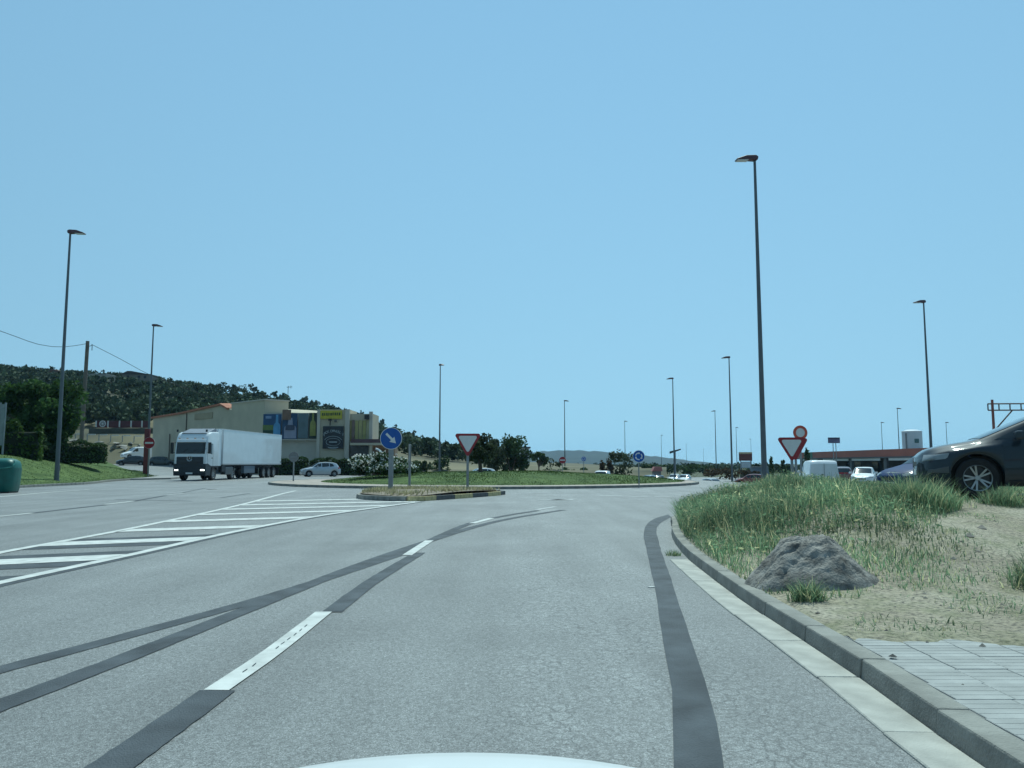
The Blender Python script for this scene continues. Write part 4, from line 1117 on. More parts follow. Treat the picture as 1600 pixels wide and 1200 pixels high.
# front: poster wall, tower, right bay
fx0, fx1, fx2, fx3 = -29.5, -22.8, -19.0, -16.35
k = MB(); k.prism([(fx0 + .25, 94.9), (fx1, 94.4), (fx1, 99), (fx0 + 2.5, 99)], -1, 7.25); bp('wall', k, cream_l)
k = MB(); k.box(((fx0 + fx1) / 2 + .2, 94.3, 4.06), (6.4, .4, .12)); bp('ledge', k, cream_l)
k = MB(); k.box(((fx1 + fx2) / 2, 95.6, 3.3), (fx2 - fx1, 4.2, 8.55)); bp('tower', k, cream)
k = MB(); k.box((fx2 - .25, 93.38, 3.3), (.5, .24, 8.6)); bp('pilaster', k, cream_l)
k = MB(); k.box((fx1 + .18, 93.42, 3.3), (.36, .14, 8.58)); bp('pilaster', k, cream_l)
k = MB(); k.box(((fx2 + fx3) / 2, 95.9, 3.05), (fx3 - fx2, 4.2, 8.1)); bp('wall', k, cream)
k = MB(); k.box((fx3 - .2, 93.7, 3.15), (.4, .3, 8.4)); bp('pilaster', k, cream_l)
def rect(px0, px1, py0, py1, Y, mat, name='poster', par=None, t=.04):
    a = at_y(px0, py1, Y); b = at_y(px1, py0, Y); k = MB(); k.box(((a.x + b.x) / 2, Y, (a.z + b.z) / 2), (b.x - a.x, t, b.z - a.z)); return bp(name, k, mat, par)
def pm(n, c): return M('print_' + n, c, .6, .15, 1.5)
def bottle(px, py0, py1, w, Y, m):
    a = at_y(px, py1, Y); b = at_y(px, py0, Y); h = b.z - a.z; w = w * Y / FPX
    prof = [(w * .5, 0), (w * .5, h * .5), (w * .42, h * .6), (w * .2, h * .68), (w * .15, h * .97), (w * .15, h)]
    P = [(a.x + r, Y, a.z + z) for r, z in prof] + [(a.x - r, Y, a.z + z) for r, z in prof[::-1]]
    n_ = len(P); k = MB(); k.add(P + [(x, y + .03, z) for x, y, z in P], [tuple(range(n_))] + [(i, n_ + i, n_ + (i + 1) % n_, (i + 1) % n_) for i in range(n_)]); return bp('printed_bottle', k, m)
rect(410.5, 440, 647, 686, 94.28, pm('deep_blue', (0.03, 0.075, 0.17)))
rect(410.5, 427, 664, 672, 94.22, pm('green', (0.12, 0.17, 0.05)), 'print_band'); rect(410.5, 427, 672.3, 680, 94.22, pm('dark_green', (0.02, 0.05, 0.03)), 'print_band')
rect(415, 424, 650, 654, 94.22, pm('pale_blue', (0.2, 0.27, 0.42)), 'print_band')
bottle(432, 648, 686, 11, 94.2, pm('gin_blue', (0.12, 0.28, 0.48)))
rect(440.3, 465, 646, 686, 94.25, pm('navy', (0.025, 0.06, 0.13)))
rect(441, 455, 640, 656, 94.15, pm('rum_brown', (0.17, 0.105, 0.075)), 'print_band')
bottle(453, 653, 685, 19, 94.18, pm('label_grey', (0.26, 0.27, 0.36))); rect(446, 460, 664, 672, 94.12, pm('label_dark', (0.05, 0.06, 0.10)), 'print_band')
rect(465.3, 482, 646, 685, 94.2, pm('slate', (0.11, 0.15, 0.17))); rect(482.3, 497, 645, 685, 94.2, pm('black_green', (0.02, 0.035, 0.03)))
bottle(488.5, 645, 681, 9, 94.1, pm('yellow_bottle', (0.26, 0.26, 0.07)))
# yellow name board with dark lettering too small to read
yb = rect(500.5, 534.5, 641.5, 654.5, 93.35, pm('yellow', (0.45, 0.40, 0.04)), 'name_board', t=.1)
for i in range(9): rect(503 + i * 3.3, 505.4 + i * 3.3 - (i % 2) * .5, 645.2 - (i > 4) * .6, 649.4 - (i > 4) * .6, 93.28, pm('board_dark', (0.07, 0.09, 0.03)), 'letter')
# black whisky sign
rect(504, 537, 666, 701, 93.30, M('print_black', (0.02, 0.025, 0.032), .5, .2, 2), 'whisky_sign', t=.12)
ltr = M('print_white', (0.42, 0.45, 0.46), .6, .1, 2)
word = "JACK DANIEL'S"; cxw = at_y(520.5, 690, 93.22)
for i, ch in enumerate(word):
    if ch == ' ': continue
    t = (i - (len(word) - 1) / 2) / ((len(word) - 1) / 2); a = t * R(38); rr = 1.72
    me = text_mesh(ch, .42 if ch != "'" else .3, ltr, 'letter')
    o = obj('letter', me, None); o.parent = bld; o.matrix_parent_inverse = Matrix.Translation((23, -95, 0))
    o.location = (cxw.x + rr * math.sin(a), 93.21, cxw.z - .62 + rr * math.cos(a) * 1.0); o.rotation_euler = (R(90), a, 0)
k = MB()
ez = cxw.z - .05
for i in range(28):
    a0, a1 = 2 * math.pi * i / 28, 2 * math.pi * (i + 1) / 28
    k.tube((cxw.x + .82 * math.cos(a0), 93.2, ez + .42 * math.sin(a0)), (cxw.x + .82 * math.cos(a1), 93.2, ez + .42 * math.sin(a1)), .025, .025, 4)
    a0, a1 = R(20) + R(140) * i / 28, R(20) + R(140) * (i + 1) / 28
    k.tube((cxw.x + 1.05 * math.cos(a0), 93.2, ez + .68 * math.sin(a0)), (cxw.x + 1.05 * math.cos(a1), 93.2, ez + .68 * math.sin(a1)), .03, .03, 4)
k.box((cxw.x, 93.2, ez), (.9, .02, .12)); k.box((cxw.x, 93.2, ez - .62), (1.2, .02, .08)); k.box((cxw.x, 93.2, ez - .78), (.8, .02, .05))
bp('oval_emblem', k, ltr)
k = MB(); k.tube((at_y(516.5, 660, 93.3).x, 93.1, at_y(516, 665, 93.3).z), (at_y(516.5, 660, 93.3).x, 93.1, at_y(516, 655, 93.3).z), .07, .07, 6); k.box((at_y(516.5, 656, 93.3).x, 93.0, at_y(516, 656, 93.3).z), (.35, .3, .25)); bp('floodlight', k, blackp)
k = MB(); q = at_y(524.5, 658, 93.4); k.tube((q.x, 93.2, q.z), (q.x, 93.45, q.z), .14, .14, 12); bp('vent', k, M('vent_grey', (0.12, 0.12, 0.12), .7))
# right bay posters
for i, (x0, x1, c) in enumerate(((544.2, 549.5, (0.26, 0.21, 0.07)), (549.8, 554.2, (0.20, 0.14, 0.12)), (554.5, 560, (0.34, 0.31, 0.12)), (560.3, 566, (0.38, 0.34, 0.15)), (566.3, 572, (0.33, 0.31, 0.11)), (572.3, 577, (0.40, 0.38, 0.22)))):
    rect(x0, x1, 657 - (i % 2) * .6, 689, 93.72, pm('bay%d' % i, c))
k = MB(); q = at_y(574, 652, 93.7); k.box((q.x, 93.4, q.z), (.5, .5, .5)); bp('lantern', k, blackp)
# porch
a = at_y(548, 692, 91.8); b = at_y(612, 685, 91.8)
k = MB(); k.box(((a.x + b.x) / 2, 92.7, a.z + .22), (b.x - a.x, 1.9, .42)); pr = bp('porch_fascia', k, M('porch_maroon', (0.085, 0.045, 0.055), .6, .15, 1))
for x0, x1 in ((553.5, 556), (564.5, 577.5), (584, 596)): rect(x0, x1, 685.8, 690, 91.72, s_white, 'fascia_lettering_panel', pr)
k = MB(); k.box(((a.x + b.x) / 2, 92.75, a.z - .13), (b.x - a.x + .1, 2.0, .26)); bp('porch_soffit', k, cream)
for px in (579.5, 609): q = at_y(px, 700, 92); k = MB(); k.box((q.x, 92, 1.2), (.25, .25, 4.6)); bp('porch_column', k, cream)
k = MB(); k.box(((fx3 + b.x) / 2, 95.4, 1.4), (b.x - fx3, 2.5, 4.8)); bp('wall', k, M('porch_wall', (0.24, 0.16, 0.10), .8, .2))
sw = rect(545, 578, 696, 719, 93.65, M('shop_glass', (0.055, 0.06, 0.065), .25, .3, 1.2), 'shop_window')
rect(546, 576, 697, 703, 93.58, pm('shop_banner', (0.2, 0.155, 0.16)), 'window_banner', sw); rect(552, 557, 707, 712, 93.57, pm('offer', (0.3, 0.3, 0.29)), 'window_offer', sw); rect(568, 575, 706, 711, 93.57, pm('offer', (0.3, 0.3, 0.29)), 'window_offer', sw)
k = MB(); q = at_y(450, 616, 118); 
root = empty('roof_aerial', (q.x, 118, 8), 0, 'thin television aerial above the tall block of the bottle shop', 'aerial')
kk = MB(); kk.tube((0, 0, 0), (0, 0, at_y(450, 603, 118).z - 8), .05, .04, 6); kk.build('mast', blackp, root)
kk = MB(); zt_ = at_y(450, 605, 118).z - 8; kk.tube((-.2, 0, zt_), (.6, 0, zt_ + .05), .04, .04, 5); kk.tube((.4, 0, zt_ - .2), (.4, 0, zt_ + .25), .03, .03, 5); kk.build('crossbar', blackp, root)
k = MB(); P = [at_y(x, y, 90.5) for x, y in ((587, 701), (591, 702.5), (595, 705.5), (598, 709))]
for a_, b_ in zip(P[:-1], P[1:]): k.tube(a_, b_, .13, .13, 6)
bp('awning_edge', k, white)
# small white building behind the trees
a = at_y(812, 722, 150); b = at_y(827, 700, 150)
root = empty('white_building', ((a.x + b.x) / 2, 150, -1.3), 0, 'small white flat roofed building half hidden by trees', 'building')
k = MB(); k.box((0, 2.5, (b.z + 1.3) / 2), (b.x - a.x, 5, b.z + 1.3)); k.build('wall', M('white_wall', (0.5, 0.51, 0.52), .9, .08, .5), root)
k = MB(); k.box((0, 2.5, b.z + 1.4), (b.x - a.x + .5, 5.6, .25)); k.build('roof', M('dark_roof', (0.09, 0.09, 0.1), .8), root)

# ------------------------------------------------------------------ fuel station on the right
st_o = empty('fuel_station', (78, 180, -1.2), 0, 'long low fuel station building with an orange red fascia', 'building')
def sp(name, c, d, m, par=None):
    k = MB(); k.box((c[0] - 78, c[1] - 180, c[2] + 1.2), d); return k.build(name, m, par or st_o)
or_ = M('fascia_orange', (0.34, 0.085, 0.045), .5, .12, .2); gr_ = M('fascia_green', (0.05, 0.14, 0.07), .5, .12, .2)
fas = sp('fascia', (78.2, 174.0, 3.45), (.5, 66, 1.5), or_)
sp('fascia', (78.2, 207.5, 3.45), (.5, .9, 1.5), or_); sp('fascia_section', (78.2, 211, 3.45), (.5, 5.9, 1.5), gr_); sp('fascia', (78.2, 218, 3.45), (.5, 7.9, 1.5), or_)
sp('roof', (84, 180, 3.3), (11, 84, 1.0), M('station_roof', (0.2, 0.2, 0.2), .8)); sp('soffit', (80, 180, 2.55), (5, 84, .25), M('soffit', (0.12, 0.12, 0.125), .8))
sp('wall', (82, 180, .6), (.4, 84, 3.8), M('station_wall', (0.07, 0.062, 0.058), .7, .25, .2))
for y0, y1 in ((186, 201), (170, 184), (205, 215), (152, 166)): sp('light_strip', (78.0, (y0 + y1) / 2, 2.15), (.2, y1 - y0, .5), white)
for y in (203, 185, 168, 150, 216): sp('column', (78.4, y, .4), (.6, 1.2, 4.0), M('station_column', (0.11, 0.115, 0.12), .7))
for y in (192, 178, 160): sp('shop_window', (81.7, y, .6), (.1, 8, 2.4), glass)
# white storage tank
q = at_y(1426, 702, 168); zt = at_y(1426, 672, 168).z
root = empty('storage_tank', (q.x, 168, -1.3), 0, 'white cylindrical storage tank rising behind the fuel station roof', 'tank')
k = MB(); k.lathe([(1.95, 0), (1.95, zt + 1.0)], 32); k.build('shell', M('tank_white', (0.56, 0.58, 0.6), .5, .06, .4), root, smooth=True)
k = MB(); k.lathe([(0.02, zt + 1.45), (1.0, zt + 1.38), (2.0, zt + 1.05), (2.0, zt + .95)], 32); k.build('dome', white, root, smooth=True)
for i, (x, w) in enumerate(((-.35, .22), (-.05, .2), (.25, .24))):
    k = MB(); k.box((x, -1.99 + abs(x) * .12, zt - 1.0), (w, .12, .85)); k.build('letter', M('tank_print', (0.05, 0.13, 0.12), .6), root)
k = MB(); k.box((-1.75, -.9, (zt + .6) / 2 + .3), (.1, .5, zt)); k.build('ladder', s_back, root)
# purple board on two legs
q = at_y(1303, 688, 120); root = empty('roadside_board', (q.x, 120, gz(q.x, 120)), 0, 'small purple grey board on two legs above the fuel station roof', 'sign board')
h = q.z - gz(q.x, 120)
k = MB(); k.box((0, 0, h), (1.75, .15, .85)); bd = k.build('panel', M('board_purple', (0.13, 0.115, 0.19), .5, .2, 2), root)
k = MB(); k.box((0, -.085, h + .32), (1.75, .02, .18)); k.build('header', M('board_dark_head', (0.05, 0.045, 0.08), .5), bd)
for s in (-.12, .3): k = MB(); k.tube((s, .1, -.2), (s, .1, h), .06, .06, 8); k.build('leg', steel, root)
# price board
q = at_y(1165, 718, 130); z0 = gz(q.x, 130); root = empty('price_board', (q.x, 130, z0), R(12), 'fuel price board with dark red top and white lower part', 'sign board')
zt = at_y(1165, 713, 130).z - z0; zb = at_y(1165, 725, 130).z - z0
k = MB(); k.box((0, 0, zt + .55), (2.2, .3, .22)); k.build('header', M('board_yellow', (0.38, 0.25, 0.05), .5), root)
k = MB(); k.box((0, 0, zt - .15), (2.2, .3, 1.15)); k.build('panel', M('board_brown', (0.12, 0.035, 0.03), .5, .2), root)
k = MB(); k.box((0, 0, zb - .1), (1.5, .25, 1.0)); k.build('price_panel', M('board_pale', (0.5, 0.53, 0.56), .5), root)
for s in (-.9, .9): k = MB(); k.tube((s, 0, -.2), (s, 0, zt), .07, .07, 8); k.build('leg', steel, root)
q = at_y(1190, 731, 150); root = empty('grey_shed', (q.x, 150, gz(q.x, 150)), 0, 'small blue grey shed between the price board and lamp column', 'shed')
k = MB(); k.box((0, 1, .9), (3.2, 2.5, 2.6)); k.build('wall', M('shed_blue', (0.14, 0.17, 0.21), .7), root); k = MB(); k.box((0, 1, 2.27), (3.5, 2.8, .12)); k.build('roof', s_back, root)
# tilted board on the far road
q = at_y(1055, 705, 160); z0 = gz(q.x, 160); root = empty('tilted_board', (q.x, 160, z0), 0, 'dark tilted floodlight board on a post beside the far lamp', 'board')
h = q.z - z0
k = MB(); k.tube((0, 0, 0), (0, 0, h), .1, .1, 8); k.build('post', steel, root)
k = MB(); k.prism_y([(-1.1, h - .5), (1.1, h + .25), (1.1, h + .5), (-1.1, h - .05)], -.2, .2); k.build('panel', blackp, root)
# small red hut sign among far cars
q = at_y(1027, 733, 118); root = empty('red_hut', (q.x, 118, gz(q.x, 118)), 0, 'faded red kiosk roof above the far parked cars', 'kiosk')
h = q.z - gz(q.x, 118)
k = MB(); k.box((0, .6, h / 2 - .2), (1.1, 1.2, h)); k.build('wall', M('hut_grey', (0.2, 0.19, 0.19), .8), root); k = MB(); k.prism_y([(-.75, h - .3), (.75, h - .3), (.6, h + .35), (-.4, h + .35)], -.2, 1.4); k.build('roof', M('hut_red', (0.34, 0.14, 0.13), .7), root)
# lattice gantry at the right edge
Yg = 58; a = at_y(1547, 655, Yg); zb = at_y(1550, 641, Yg).z; zt = at_y(1550, 631, Yg).z; W = at_y(1660, 640, Yg).x - a.x
z0 = gz(a.x, Yg); root = empty('lattice_gantry', (a.x, Yg, z0), R(-4), 'rusty lattice sign gantry behind the dark car', 'gantry')
rust = M('rusty_steel', (0.14, 0.10, 0.085), .8, .35, 2)
for zz in (zb, zt): k = MB(); k.tube((-.1, 0, zz - z0), (W, 0, zz - z0), .05, .05, 6); k.build('chord', rust, root)
n = 7
for i in range(n + 1): x = -.1 + i * (W + .1) / n; k = MB(); k.tube((x, 0, zb - z0), (x, 0, zt - z0), .045, .045, 6); k.build('lattice_bar', rust, root)
for x in (.22, W - .5): k = MB(); k.tube((x, 0, -.2), (x, 0, zt - z0 + .3), .11, .09, 8); k.build('leg', M('rust_red', (0.22, 0.08, 0.06), .8, .3, 2), root)
k = MB(); k.tube((.25, 0, zb - z0 - 1.5), (1.6, 0, zb - z0), .05, .05, 6); k.build('brace', rust, root)

# ------------------------------------------------------------------ vehicles
class Body:
    def __init__(s, L, w, top, belt, roofw, half, xf, xr, rw, sill, wa=0.06):
        s.L, s.w, s.top_, s.belt_, s.roofw_, s.half_, s.xf, s.xr, s.rw, s.sill, s.wa = L, w, top, belt, roofw, half, xf, xr, rw, sill, wa
    def _i(s, t, x, k=.05):
        X = [a for a, b in t]; Z = [b for a, b in t]; return float(np.mean([np.interp(x + d, X, Z) for d in (-k, -k / 2, 0, k / 2, k)]))
    def top(s, x): return s._i(s.top_, x)
    def belt(s, x): return min(s._i(s.belt_, x), s.top(x) - .02)
    def half(s, x): return s._i(s.half_, x, .03) * s.w / 2
    def bot(s, x):
        z = s.sill + max(0, (.35 - x)) * .22 + max(0, x - s.L + .4) * .25
        for xc in (s.xf, s.xr):
            d = abs(x - xc); Ra = s.rw + s.wa
            if d < Ra: z = max(z, s.rw + math.sqrt(Ra * Ra - d * d))
        return z
    def ring(s, x):
        zt, bl, zb, w = s.top(x), s.belt(x), s.bot(x), s.half(x); zb = min(zb, bl - .03)
        wr = s._i(s.roofw_, x) * w; P = [(0, zb), (.82 * w, zb)]
        for t, f in ((0, .955), (.10, .985), (.3, 1.0), (.55, 1.0), (.78, .985), (.93, .965), (1.0, .94)): P.append((f * w, zb + t * (bl - zb)))
        dr = min(.075, (zt - bl) * .5)
        for u in (.25, .5, .75, 1.0): P.append((lerp(.94 * w, wr, u), lerp(bl, zt - dr, u ** .92)))
        P += [(wr * .93, zt - dr * .42), (wr * .75, zt - dr * .16), (wr * .4, zt - dr * .03), (0, zt)]
        return P
    def side_y(s, x, z):
        P = s.ring(x)[2:]; Z = [p[1] for p in P]; Yv = [p[0] for p in P]; return float(np.interp(z, Z, Yv))
    def mesh(s, name, mat):
        xs = set(np.linspace(0, s.L, 58))
        for xc in (s.xf, s.xr):
            Ra = s.rw + s.wa
            xs |= set(xc + Ra * math.cos(a) for a in np.linspace(0, math.pi, 19)); xs |= {xc - Ra - .002, xc + Ra + .002}
        xs = sorted(x for x in xs if 0 <= x <= s.L); k = MB(); rows = []
        for x in xs:
            P = s.ring(x); full = [(-y, z) for y, z in P[::-1][:-1]][::1]
            loop = [(y, z) for y, z in P] + [(-y, z) for y, z in P[::-1][1:-1]]
            rows.append([(-x, y, z) for y, z in loop] + [(-x, *loop[0])])
        k.grid(rows); n = len(rows[0]) - 1
        k.add(rows[0][:-1], [tuple(range(n))]); k.add(rows[-1][:-1], [tuple(range(n - 1, -1, -1))])
        me = bpy.data.meshes.new(name); me.from_pydata(k.v, [], k.f)
        bm = bmesh.new(); bm.from_mesh(me); bmesh.ops.remove_doubles(bm, verts=bm.verts, dist=.0008); bmesh.ops.recalc_face_normals(bm, faces=bm.faces); bm.to_mesh(me); bm.free()
        me.materials.append(mat); me.shade_smooth(); me.set_sharp_from_angle(angle=R(32)); return me
    def side_patch(s, poly, sgn, off, n=7, m=10):
        """poly in (x,z): convex; returns MB on the body side"""
        zs_ = [p[1] for p in poly]; z0, z1 = min(zs_), max(zs_); rows = []
        for i in range(n):
            z = lerp(z0 + 1e-4, z1 - 1e-4, i / (n - 1)); X = []
            for a, b in zip(poly, poly[1:] + poly[:1]):
                if (a[1] - z) * (b[1] - z) <= 0 and a[1] != b[1]: X.append(lerp(a[0], b[0], (z - a[1]) / (b[1] - a[1])))
            rows.append([(-x, sgn * (s.side_y(x, z) + off), z) for x in np.linspace(min(X), max(X), m)])
        k = MB(); k.grid(rows if sgn < 0 else [r[::-1] for r in rows]); return k
    def top_patch(s, x0, x1, f0, f1, off, n=10, m=13):
        rows = []
        for x in np.linspace(x0, x1, n):
            t = (x - x0) / (x1 - x0); fr = lerp(f0, f1, t); P = s.ring(x)[12:]; Yv = [p[0] for p in P[::-1]]; Z = [p[1] for p in P[::-1]]; wm_ = max(Yv)
            nx = -(s.top(x + .03) - s.top(x - .03)) / .06; q = math.hypot(nx, 1)
            rows.append([(-x - off * nx / q * -1 * -1, y, float(np.interp(abs(y), Yv, Z)) + off / q) for y in np.linspace(-fr * wm_, fr * wm_, m)])
        k = MB(); k.grid(rows); return k
def wheel_meshes(r, w, rim_m, spokes=5, dbl=True, key=''):
    k = MB(); k.lathe([(r * .66, -w * .5), (r * .9, -w * .5), (r * .985, -w * .36), (r, 0), (r * .985, w * .36), (r * .9, w * .5), (r * .66, w * .5)], 30, 'y'); ty = k.mesh('tyre', rubber, True)
    k = MB(); k.lathe([(0.0, w * .05), (r * .6, w * .05), (r * .62, w * .46), (r * .68, w * .48), (r * .68, w * .40)], 30, 'y'); k.lathe([(r * .68, -w * .48), (r * .1, -w * .3), (0.0, -w * .3)], 16, 'y'); dk = k.mesh('rim', alloy_d, True)
    k = MB(); k.lathe([(0, w * .42), (r * .12, w * .42), (r * .15, w * .3)], 14, 'y')
    k.lathe([(r * .61, w * .44), (r * .645, w * .49), (r * .68, w * .46)], 30, 'y')
    for i in range(spokes):
        for da in ((-.13, .13) if dbl else (0,)):
            a = 2 * math.pi * i / spokes; b = a + da * 1.5
            c0 = Vector((math.cos(a + da * .9) * r * .12, w * .36, math.sin(a + da * .9) * r * .12)); c1 = Vector((math.cos(b) * r * .63, w * .44, math.sin(b) * r * .63))
            n_ = Vector((-math.sin(b), 0, math.cos(b))) * r * (.042 if dbl else .075)
            k.add([c0 - n_, c0 + n_, c1 + n_, c1 - n_], [(3, 2, 1, 0)])
    sp_ = k.mesh('spokes', rim_m, False); return ty, dk, sp_
WM = {}
def add_wheels(root, xf, xr, track, r, w, rim_m, spokes=5, dbl=True, xs=None):
    key = (r, w, rim_m.name, spokes, dbl)
    if key not in WM: WM[key] = wheel_meshes(r, w, rim_m, spokes, dbl)
    ty, dk, sp_ = WM[key]
    for x in (xs or (xf, xr)):
        for s in (1, -1):
            wl = obj('wheel', dk, root, (-x, s * track, r), 0 if s > 0 else math.pi)
            obj('tyre', ty, wl); obj('spokes', sp_, wl)
def add_car(name, label, b, paintm, loc, heading, group=None, cat='car', wins=None, ws=None, rear=None, lit=False, spokes=5, dbl=True, rim=alloy, lamps=None, detail=False):
    root = empty(name, loc, heading, label, cat, group)
    obj('body', b.mesh('body', paintm), root)
    if ws:
        k = b.top_patch(ws[0], ws[1], .93, .93, .006); o = k.build('windscreen', glass, root, smooth=True)
    if rear:
        k = b.top_patch(rear[0], rear[1], .85, .85, .006); o = k.build('rear_window', glass, root, smooth=True)
    for poly in (wins or ()):
        for s in (1, -1): b.side_patch(poly, s, .006).build('side_window', glass, root, smooth=True)
    k = MB(); k.box((-b.L / 2, 0, .44), (b.L - .5, b.w - .52, .50)); k.build('underbody', blackp, root)
    add_wheels(root, b.xf, b.xr, b.w / 2 - .115, b.rw, .21, rim, spokes, dbl)
    lz = lamps or (.62, .76)
    for s in (1, -1):
        poly = [(.06, lz[0]), (.42, lz[0] + .05), (.46, lz[1]), (.1, lz[1] - .02)]
        b.side_patch(poly, s, .008).build('headlight', lampw if not lit else M('lit_lamp', (0.8, 0.8, 0.75), .3, emis=(1, .97, .9), estr=6), root, smooth=True)
        poly = [(b.L - .3, lz[1] + .0), (b.L - .04, lz[1] + .02), (b.L - .06, lz[1] + .2), (b.L - .22, lz[1] + .2)]
        b.side_patch(poly, s, .008).build('tail_light', lampr, root, smooth=True)
        mx_ = (ws[0] + .52) if ws else 1.2; mz = b.belt(mx_) + .10
        k = MB(); k.box((-mx_, s * (b.half(mx_) + .08), mz), (.12, .22, .14)); k.build('wing_mirror', paintm, root, bevel=.03, seg=2)
    k = MB(); k.box((-.004, 0, b.sill + .22), (.014, .46, .10)); k.build('number_plate', s_white, root)
    k = MB(); k.box((-.004, 0, b.sill + .36), (.016, b.w * .36, .08)); k.build('grille', blackp, root)
    if detail:
        for s in (1, -1):
            for xd in (1.62, 2.62):
                pl = [(xd, .28), (xd + .012, .28), (xd + .012, .93), (xd, .93)]
                b.side_patch(pl, s, .003, 6, 2).build('door_seam', blackp, root)
            pl = [(1.3, b.sill + .0), (3.2, b.sill + .0), (3.2, b.sill + .09), (1.3, b.sill + .09)]
            b.side_patch(pl, s, .012, 3, 14).build('sill_trim', blackp, root)
            b.side_patch([(.1, .36), (.44, .38), (.44, .52), (.16, .50)], s, .01, 4, 6).build('fog_lamp', M('fog_dark', (0.09, 0.09, 0.09), .3), root)
            k = MB(); k.box((-2.35, s * (b.side_y(2.35, .86) + .012), .87), (.2, .025, .03)); k.build('door_handle', chrome, root)
    return root
HALF = [(0, .42), (.03, .58), (.08, .70), (.2, .86), (.5, .975), (1.0, 1.0), (3.0, 1.0), (3.6, .97), (4.0, .93), (4.4, .85), (4.5, .8)]
mpv = Body(4.43, 1.83, [(-.1, .62), (0, .66), (.05, .75), (.16, .82), (.4, .885), (.85, .965), (1.3, 1.17), (1.74, 1.37), (2.15, 1.53), (2.7, 1.61), (3.3, 1.60), (3.9, 1.50), (4.15, 1.36), (4.3, 1.05), (4.43, .8), (4.6, .7)],
           [(0, .60), (.3, .74), (.9, .86), (1.5, .93), (2.5, .97), (3.5, 1.03), (4.2, 1.05), (4.43, .75)],
           [(0, .80), (.9, .82), (1.3, .80), (2, .76), (3.4, .76), (4.1, .72), (4.43, .8)], HALF, .85, 3.63, .33, .20, .055)
dk_paint = M('anthracite_paint', (0.012, 0.022, 0.032), .55, .06, 2, coat=.8, spec=.2)
MPV_Y = 14.25
p = Vector((7.23, 14.41, 0))
mpv_o = add_car('dark_people_carrier', 'dark blue grey people carrier with alloy wheels on the raised road', mpv, dk_paint, (p.x, p.y, zv(9, 13.8) + .0), math.pi - R(22), cat='car',
        wins=[[(1.12, .955), (1.62, .985), (1.62, 1.20)], [(1.70, .99), (2.58, 1.02), (2.58, 1.47), (2.12, 1.42), (1.74, 1.24)], [(2.66, 1.03), (3.45, 1.08), (3.45, 1.45), (2.66, 1.475)], [(3.53, 1.1), (4.0, 1.13), (3.9, 1.36), (3.53, 1.43)]],
        ws=(.93, 2.02), rear=(4.0, 4.3), lamps=(.60, .74), detail=True)
# its road, a strip of asphalt over the verge
k = MB(); k.grid([[(x, y - min(2.2, max(0, x - 7.6) * .42), zv(x, y - min(2.2, max(0, x - 7.6) * .42)) + .018) for x in np.arange(6.3, 44, .6)] for y in np.arange(13.2, 19.6, .4)])
tag(k.build('side_road', M('pale_asphalt', (0.24, 0.245, 0.245), .8, .12, 2, .4, 90), smooth=True), kind='structure')

hatch_b = Body(3.82, 1.66, [(-.1, .58), (0, .62), (.06, .70), (.3, .80), (.75, .90), (.95, .95), (1.55, 1.32), (1.85, 1.41), (2.5, 1.44), (3.1, 1.40), (3.45, 1.30), (3.7, .95), (3.82, .75), (4, .7)],
             [(0, .58), (.3, .72), (.9, .85), (1.5, .90), (3.2, .95), (3.6, .96), (3.82, .7)], [(0, .80), (.9, .82), (1.3, .80), (1.8, .74), (3.2, .74), (3.6, .74), (3.82, .8)], [(x * 3.82 / 4.43, h) for x, h in HALF], .72, 3.18, .29, .19, .05)
HW = [[(1.12, .92), (1.9, .94), (1.9, 1.32), (1.66, 1.30)], [(1.97, .94), (2.65, .96), (2.65, 1.33), (1.97, 1.33)], [(2.72, .96), (3.2, .99), (2.95, 1.31), (2.72, 1.32)]]
silver = M('silver_paint', (0.42, 0.45, 0.48), .3, .04, 2, coat=.8, metal=.5)
black_p = M('black_car_paint', (0.014, 0.017, 0.022), .25, .05, 2, coat=1.0)
blue_p = M('blue_car_paint', (0.003, 0.024, 0.10), .5, .06, 2, spec=.15)
maroon_p = M('maroon_paint', (0.11, 0.03, 0.03), .3, .06, 2, coat=.8)
def car_at(name, label, b, pm_, px, Y, head, z=None, **kw):
    x = (px - 800) / FPX * Y; z = gz(x, Y) + .045 if z is None else z
    # px marks the middle of the car
    ox, oy = math.cos(head) * b.L / 2, math.sin(head) * b.L / 2
    return add_car(name, label, b, pm_, (x + ox, Y + oy, z), head, **kw)
car_at('silver_hatchback', 'silver five door hatchback driving past the hedge beside the oleander', hatch_b, silver, 501.5, 79, R(205), wins=HW, ws=(.98, 1.7), rear=(3.35, 3.68), z=.0)
x = (1437 - 800) / FPX * 22
car_at('blue_hatchback', 'bright blue hatchback half hidden behind the bonnet of the dark car', hatch_b, blue_p, 1476, 22.5, R(193), z=.33, wins=HW, ws=(.98, 1.7), rear=(3.35, 3.68))
car_at('white_saloon', 'shiny white saloon facing the weeds before the fuel station', hatch_b, white, 1346, 62, R(242), wins=HW, ws=(.98, 1.7), rear=(3.35, 3.68))
car_at('maroon_hatchback', 'dark maroon car between the white van and the shiny white saloon', hatch_b, maroon_p, 1311, 70, R(75), wins=HW, ws=(.98, 1.7), rear=(3.35, 3.68))
car_at('red_hatchback', 'low dark red car behind the weeds beside the thick lamp column', hatch_b, M('red_paint', (0.22, 0.035, 0.02), .3, .06, 2, coat=.8), 1170, 100, R(160), wins=HW, ws=(.98, 1.7), rear=(3.35, 3.68))
car_at('white_hatchback', 'white car partly hidden by the olive tree trunk beyond the island', hatch_b, white, 749, 86, R(195), wins=HW, ws=(.98, 1.7), rear=(3.35, 3.68))
